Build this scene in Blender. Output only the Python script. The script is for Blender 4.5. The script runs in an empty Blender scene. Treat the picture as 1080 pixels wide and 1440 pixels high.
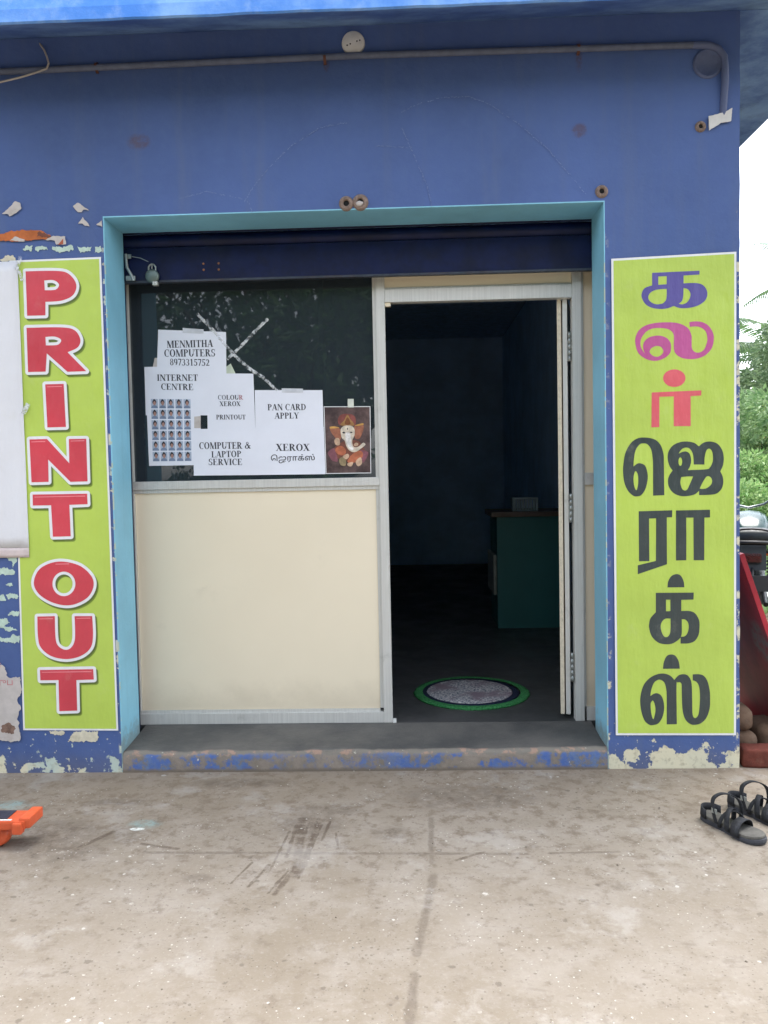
import bpy, bmesh, math, random
from mathutils import Vector, Matrix, Euler
S = bpy.context.scene
C = S.collection
rnd = random.Random(7)
PI = math.pi
R = math.radians

# ------------------------------------------------------------------ camera
CAM_Z = 1.289
def look(yaw, pitch, roll):
    cy, sy = math.cos(yaw), math.sin(yaw)
    fwd = Vector((-sy*math.cos(pitch), cy*math.cos(pitch), -math.sin(pitch)))
    right = Vector((cy, sy, 0)); up = right.cross(fwd)
    cr, sr = math.cos(roll), math.sin(roll)
    r2 = cr*right + sr*up; u2 = -sr*right + cr*up
    return Matrix((r2, u2, -fwd)).transposed().to_4x4()
cam = bpy.data.objects.new('camera', bpy.data.cameras.new('camera')); C.objects.link(cam)
cam.matrix_world = Matrix.Translation((0, -3.5, CAM_Z)) @ look(R(2.05535315), R(2.66617443), R(-1.13579899))
cam.data.sensor_fit = 'VERTICAL'; cam.data.sensor_height = 36.0; cam.data.lens = 1150/1440*36
cam.data.clip_start = .05; cam.data.clip_end = 2000
S.camera = cam

# ------------------------------------------------------------------ light
SUN_EL, SUN_AZ = 74.0, 20.0      # azimuth measured from +Y (behind the shop) towards +X
W = bpy.data.worlds.new('World'); S.world = W; W.use_nodes = True
nt = W.node_tree; nt.nodes.clear()
sky = nt.nodes.new('ShaderNodeTexSky'); sky.sky_type = 'NISHITA'; sky.sun_disc = False
sky.sun_elevation = R(SUN_EL); sky.sun_rotation = R(SUN_AZ)
sky.air_density = 1.0; sky.dust_density = 2.0; sky.ozone_density = 1.0
bg = nt.nodes.new('ShaderNodeBackground'); bg.inputs['Strength'].default_value = .15
wo = nt.nodes.new('ShaderNodeOutputWorld')
# thin overcast: the sky keeps its brightness but loses most of its blue
bwn = nt.nodes.new('ShaderNodeRGBToBW'); mxn = nt.nodes.new('ShaderNodeMix'); mxn.data_type = 'RGBA'; mxn.inputs[0].default_value = .72
nt.links.new(sky.outputs[0], bwn.inputs[0]); nt.links.new(sky.outputs[0], mxn.inputs[6]); nt.links.new(bwn.outputs[0], mxn.inputs[7])
nt.links.new(mxn.outputs[2], bg.inputs[0]); nt.links.new(bg.outputs[0], wo.inputs[0])
sd = bpy.data.lights.new('sun', 'SUN'); sd.energy = 0.7; sd.angle = R(45); sd.color = (1, .95, .88)
sun = bpy.data.objects.new('sun', sd); C.objects.link(sun)
el, az = R(SUN_EL), R(SUN_AZ)
sdir = Vector((math.cos(el)*math.sin(az), math.cos(el)*math.cos(az), math.sin(el)))
sun.rotation_euler = sdir.to_track_quat('Z', 'Y').to_euler()
S.view_settings.view_transform = 'Standard'; S.view_settings.look = 'None'
S.view_settings.gamma = 1; S.view_settings.use_curve_mapping = False
S.view_settings.exposure = 2.65
S.cycles.max_bounces = 14; S.cycles.diffuse_bounces = 10; S.cycles.transparent_max_bounces = 12

# ------------------------------------------------------------------ node helpers
def lin(h):
    h = h.lstrip('#'); v = [int(h[i:i+2], 16)/255 for i in (0, 2, 4)]
    return tuple(((x+.055)/1.055)**2.4 if x > .04045 else x/12.92 for x in v) + (1,)
class Mat:
    def __init__(s, name, rough=.6, spec=.5, metal=0.):
        s.m = bpy.data.materials.new(name); s.m.use_nodes = True
        s.t = s.m.node_tree; s.b = s.t.nodes['Principled BSDF']
        s.b.inputs['Roughness'].default_value = rough
        s.b.inputs['Specular IOR Level'].default_value = spec
        s.b.inputs['Metallic'].default_value = metal
        s.co = None
    def n(s, typ, **kw):
        x = s.t.nodes.new('ShaderNode'+typ)
        for k, v in kw.items(): setattr(x, k, v)
        return x
    def put(s, sock, v):
        if v is None: return
        if isinstance(v, bpy.types.NodeSocket): s.t.links.new(v, sock)
        else: sock.default_value = v
    def pos(s):
        if s.co is None: s.co = s.n('TexCoord').outputs['Object']
        return s.co
    def xyz(s, v=None):
        x = s.n('SeparateXYZ'); s.put(x.inputs[0], v or s.pos()); return list(x.outputs)
    def map(s, scale=(1, 1, 1), loc=(0, 0, 0), rot=(0, 0, 0), v=None):
        x = s.n('Mapping'); s.put(x.inputs[0], v or s.pos())
        x.inputs['Scale'].default_value = scale; x.inputs['Location'].default_value = loc; x.inputs['Rotation'].default_value = rot
        return x.outputs[0]
    def noise(s, scale=5, detail=6, rough=.6, v=None, dist=0., col=False):
        x = s.n('TexNoise'); s.put(x.inputs['Vector'], v or s.pos())
        x.inputs['Scale'].default_value = scale; x.inputs['Detail'].default_value = detail
        x.inputs['Roughness'].default_value = rough; x.inputs['Distortion'].default_value = dist
        return x.outputs['Color' if col else 0]
    def vor(s, scale=5, v=None, feature='F1', out='Distance', rand=1.):
        x = s.n('TexVoronoi', feature=feature); s.put(x.inputs['Vector'], v or s.pos())
        x.inputs['Scale'].default_value = scale; x.inputs['Randomness'].default_value = rand
        return x.outputs[out]
    def math(s, op, a, b=None, c=None, clamp=False):
        x = s.n('Math', operation=op, use_clamp=clamp)
        s.put(x.inputs[0], a); s.put(x.inputs[1], b); s.put(x.inputs[2], c); return x.outputs[0]
    def add(s, a, b): return s.math('ADD', a, b)
    def sub(s, a, b): return s.math('SUBTRACT', a, b)
    def mul(s, a, b): return s.math('MULTIPLY', a, b)
    def ramp(s, v, a, b, lo=0., hi=1., smooth=True):
        x = s.n('MapRange', interpolation_type='SMOOTHSTEP' if smooth else 'LINEAR')
        s.put(x.inputs[0], v); x.inputs[1].default_value = a; x.inputs[2].default_value = b
        x.inputs[3].default_value = lo; x.inputs[4].default_value = hi; return x.outputs[0]
    def mix(s, f, a, b):
        x = s.n('Mix', data_type='RGBA'); s.put(x.inputs[0], f); s.put(x.inputs[6], a); s.put(x.inputs[7], b); return x.outputs[2]
    def blob(s, axes, cx, cy, rx, ry, warp=None, wamp=.5, soft=.35):
        # 1 inside an irregular spot given in metres
        x = s.math('DIVIDE', s.sub(axes[0], cx), rx); y = s.math('DIVIDE', s.sub(axes[1], cy), ry)
        d = s.math('SQRT', s.add(s.mul(x, x), s.mul(y, y)))
        if warp is not None: d = s.add(d, s.mul(s.sub(warp, .5), wamp*2))
        return s.mul(s.ramp(d, 1-soft, 1+soft, 1, 0), s.brk())
    def brk(s):
        if not hasattr(s, '_bk'): s._bk = s.ramp(s.noise(20, 10, .78), .34, .6)
        return s._bk
    def seg(s, axes, x0, y0, x1, y1, w, warp=None, wamp=0., soft=.5):
        # 1 along a worn line
        L2 = (x1-x0)**2+(y1-y0)**2
        px = s.sub(axes[0], x0); py = s.sub(axes[1], y0)
        t = s.math('DIVIDE', s.add(s.mul(px, x1-x0), s.mul(py, y1-y0)), L2, clamp=True)
        dx = s.sub(px, s.mul(t, x1-x0)); dy = s.sub(py, s.mul(t, y1-y0))
        d = s.math('SQRT', s.add(s.mul(dx, dx), s.mul(dy, dy)))
        if warp is not None: d = s.add(d, s.mul(s.sub(warp, .5), wamp*2))
        return s.mul(s.ramp(d, w*(1-soft), w*(1+soft), 1, 0), s.ramp(s.brk(), 0, 1, .35, 1))
    def mx(s, *a):
        r = a[0]
        for q in a[1:]: r = s.math('MAXIMUM', r, q)
        return r
    def bump(s, h, strength=.3, dist=.01):
        x = s.n('Bump'); x.inputs['Strength'].default_value = strength; x.inputs['Distance'].default_value = dist
        s.put(x.inputs['Height'], h); s.t.links.new(x.outputs[0], s.b.inputs['Normal'])
    def base(s, v): s.put(s.b.inputs['Base Color'], v)
    def rough(s, v): s.put(s.b.inputs['Roughness'], v)
def simple(name, h, rough=.5, spec=.5, metal=0., var=.18, scale=12, bump=.0, dirt=None):
    m = Mat(name, rough, spec, metal); c = lin(h)
    lo = tuple(x*(1-var) for x in c[:3])+(1,); hi = tuple(min(1, x*(1+var)) for x in c[:3])+(1,)
    f = m.noise(scale, 6, .65)
    col = m.mix(m.ramp(f, .3, .7), lo, hi)
    if dirt:
        g = m.noise(scale*.35, 8, .7); col = m.mix(m.mul(m.ramp(g, .52, .75), .5), col, lin(dirt))
    m.base(col)
    m.rough(m.ramp(m.noise(scale*2.3, 4), .2, .8, max(.02, rough-.1), min(1, rough+.12)))
    if bump: m.bump(m.noise(scale*6, 5), bump, .004)
    return m.m
# ------------------------------------------------------------------ geometry helpers
class MB:
    def __init__(s): s.v = []; s.f = []; s.sm = []
    def add(s, vs, fs, smooth=False):
        o = len(s.v); s.v += [tuple(x) for x in vs]
        for f in fs: s.f.append([i+o for i in f]); s.sm.append(smooth)
        return s
    def box(s, x0, x1, y0, y1, z0, z1, b=0., M=None):
        bm = bmesh.new(); bmesh.ops.create_cube(bm, size=1)
        for v in bm.verts:
            v.co = Vector(((x0+x1)/2+v.co.x*(x1-x0), (y0+y1)/2+v.co.y*(y1-y0), (z0+z1)/2+v.co.z*(z1-z0)))
        if b: bmesh.ops.bevel(bm, geom=bm.edges[:], offset=b, segments=2, affect='EDGES', profile=.7)
        return s.bm(bm, M)
    def bm(s, bm, M=None, smooth=False):
        bm.verts.index_update()
        s.add([(M @ v.co if M else v.co) for v in bm.verts], [[v.index for v in f.verts] for f in bm.faces], smooth); bm.free(); return s
    def tube(s, pts, r, n=10, caps=True, flat=1.):
        pts = [Vector(p) for p in pts]; rs = r if isinstance(r, (list, tuple)) else [r]*len(pts)
        rings = []; prev = None
        for i, p in enumerate(pts):
            t = (pts[min(i+1, len(pts)-1)]-pts[max(i-1, 0)]).normalized()
            if prev is None:
                a = Vector((0, 0, 1)) if abs(t.z) < .9 else Vector((1, 0, 0)); u = t.cross(a).normalized()
            else: u = (prev-t*prev.dot(t)).normalized()
            prev = u; w = t.cross(u)
            rings.append([p+u*math.cos(2*PI*k/n)*rs[i]+w*math.sin(2*PI*k/n)*rs[i]*flat for k in range(n)])
        vs = [v for g in rings for v in g]; fs = []
        for i in range(len(pts)-1):
            for k in range(n):
                fs.append([i*n+k, i*n+(k+1) % n, (i+1)*n+(k+1) % n, (i+1)*n+k])
        s.add(vs, fs, True)
        if caps:
            s.add(rings[0], [list(range(n))[::-1]]); s.add(rings[-1], [list(range(n))])
        return s
    def lathe(s, prof, n=32, M=None):
        M = M or Matrix()
        vs = [M @ Vector((r*math.cos(2*PI*k/n), r*math.sin(2*PI*k/n), z)) for r, z in prof for k in range(n)]
        fs = []
        for i in range(len(prof)-1):
            for k in range(n): fs.append([i*n+k, i*n+(k+1) % n, (i+1)*n+(k+1) % n, (i+1)*n+k])
        return s.add(vs, fs, True)
    def blob(s, c, r, sub=2, jit=.0, seed=0, M=None):
        bm = bmesh.new(); bmesh.ops.create_icosphere(bm, subdivisions=sub, radius=1); q = random.Random(seed)
        for v in bm.verts:
            k = 1+q.uniform(-jit, jit); v.co = Vector((c[0]+v.co.x*r[0]*k, c[1]+v.co.y*r[1]*k, c[2]+v.co.z*r[2]*k))
        return s.bm(bm, M, True)
    def prism(s, poly, h0, h1, M=None):
        # polygon in local XY extruded along local Z
        n = len(poly); M = M or Matrix()
        vs = [M @ Vector((x, y, h0)) for x, y in poly]+[M @ Vector((x, y, h1)) for x, y in poly]
        fs = [list(range(n))[::-1], list(range(n, 2*n))]+[[i, (i+1) % n, n+(i+1) % n, n+i] for i in range(n)]
        return s.add(vs, fs)
    def ribbon(s, pts, ups, w, th):
        # strap: centre line pts, width direction ups, width w (or list), thickness th
        pts = [Vector(p) for p in pts]; n = len(pts); ws = w if isinstance(w, (list, tuple)) else [w]*n
        vs = []
        for i, p in enumerate(pts):
            t = (pts[min(i+1, n-1)]-pts[max(i-1, 0)]).normalized(); u = Vector(ups[i] if isinstance(ups, list) else ups).normalized()
            nn = t.cross(u).normalized(); a = u*ws[i]/2; b = nn*th/2
            vs += [p-a-b, p+a-b, p+a+b, p-a+b]
        fs = [[0, 1, 2, 3], [4*n-1, 4*n-2, 4*n-3, 4*n-4]]
        for i in range(n-1):
            for k in range(4): fs.append([i*4+k, i*4+(k+1) % 4, i*4+4+(k+1) % 4, i*4+4+k])
        return s.add(vs, fs, True)
    def build(s, name, mat, parent=None, fix=True):
        me = bpy.data.meshes.new(name); me.from_pydata(s.v, [], s.f)
        if fix:
            bm = bmesh.new(); bm.from_mesh(me); bmesh.ops.recalc_face_normals(bm, faces=bm.faces[:]); bm.to_mesh(me); bm.free()
        me.polygons.foreach_set('use_smooth', s.sm); me.materials.append(mat)
        return link(name, me, parent)
def link(name, me, parent=None):
    o = bpy.data.objects.new(name, me); C.objects.link(o)
    if parent: o.parent = parent
    return o
def tag(o, label=None, cat=None, group=None, kind=None):
    if label: o['label'] = label
    if cat: o['category'] = cat
    if group: o['group'] = group
    if kind: o['kind'] = kind
    return o
def empty(name, loc, label, cat, group=None, rz=0.):
    o = bpy.data.objects.new(name, None); C.objects.link(o); o.location = loc; o.rotation_euler = (0, 0, rz)
    o.empty_display_size = .1
    return tag(o, label, cat, group)
def bx(*a, b=0.): return MB().box(*a, b=b)
def catmull(pts, n=5):
    # closed loop; points carrying a third value are corners
    N = len(pts); out = []
    P = [Vector((p[0], p[1])) for p in pts]; K = [len(p) > 2 for p in pts]
    for i in range(N):
        p1, p2 = P[i], P[(i+1) % N]
        if K[i] and K[(i+1) % N]: out.append(p1); continue
        p0 = P[i-1] if not K[i] else p1*2-p2 if False else p1
        p3 = P[(i+2) % N] if not K[(i+1) % N] else p2
        for j in range(n):
            t = j/n
            out.append(.5*((2*p1)+(p2-p0)*t+(2*p0-5*p1+4*p2-p3)*t*t+(3*p1-p0-3*p2+p3)*t**3))
    return out
def area(l): return .5*sum(l[i].x*l[(i+1) % len(l)].y-l[(i+1) % len(l)].x*l[i].y for i in range(len(l)))
def offset(l, d):
    # grow (d>0) a loop outward with rounded corners
    if area(l) < 0: l = l[::-1]
    l = [p for i, p in enumerate(l) if (p-l[i-1]).length > 1e-5]
    out = []; N = len(l)
    for i in range(N):
        a, b, c = l[i-1], l[i], l[(i+1) % N]
        e1 = (b-a).normalized(); e2 = (c-b).normalized()
        n1 = Vector((e1.y, -e1.x)); n2 = Vector((e2.y, -e2.x))
        cr = e1.x*e2.y-e1.y*e2.x
        ang = math.acos(max(-1, min(1, n1.dot(n2))))
        if cr*d > 0 and ang > .25:
            k = max(2, int(ang/.3))
            a0 = math.atan2(n1.y, n1.x); da = ang*(1 if cr > 0 else -1)
            for j in range(k+1): out.append(b+Vector((math.cos(a0+da*j/k), math.sin(a0+da*j/k)))*d)
        else:
            m = (n1+n2); m = m/max(m.length, .3)
            out.append(b+m*(d/max(m.dot(n1), .4)))
    return out
def flat(name, loops, y, th, mat, parent=None):
    # filled outline (even-odd) standing in the XZ plane with its front at y, thickness th behind it
    cu = bpy.data.curves.new('tmp', 'CURVE'); cu.dimensions = '2D'; cu.fill_mode = 'BOTH' if th else 'FRONT'; cu.extrude = th/2
    for l in loops:
        sp = cu.splines.new('POLY'); sp.points.add(len(l)-1); sp.use_cyclic_u = True
        for p, q in zip(sp.points, l): p.co = (q[0], q[1], 0, 1)
    t = bpy.data.objects.new('tmp', cu); C.objects.link(t)
    me = bpy.data.meshes.new_from_object(t.evaluated_get(bpy.context.evaluated_depsgraph_get()))
    bpy.data.objects.remove(t); bpy.data.curves.remove(cu)
    me.transform(Matrix.Translation((0, y+th/2, 0)) @ Matrix.Rotation(PI/2, 4, 'X')); me.name = name
    me.materials.clear(); me.materials.append(mat)
    return link(name, me, parent)
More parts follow.
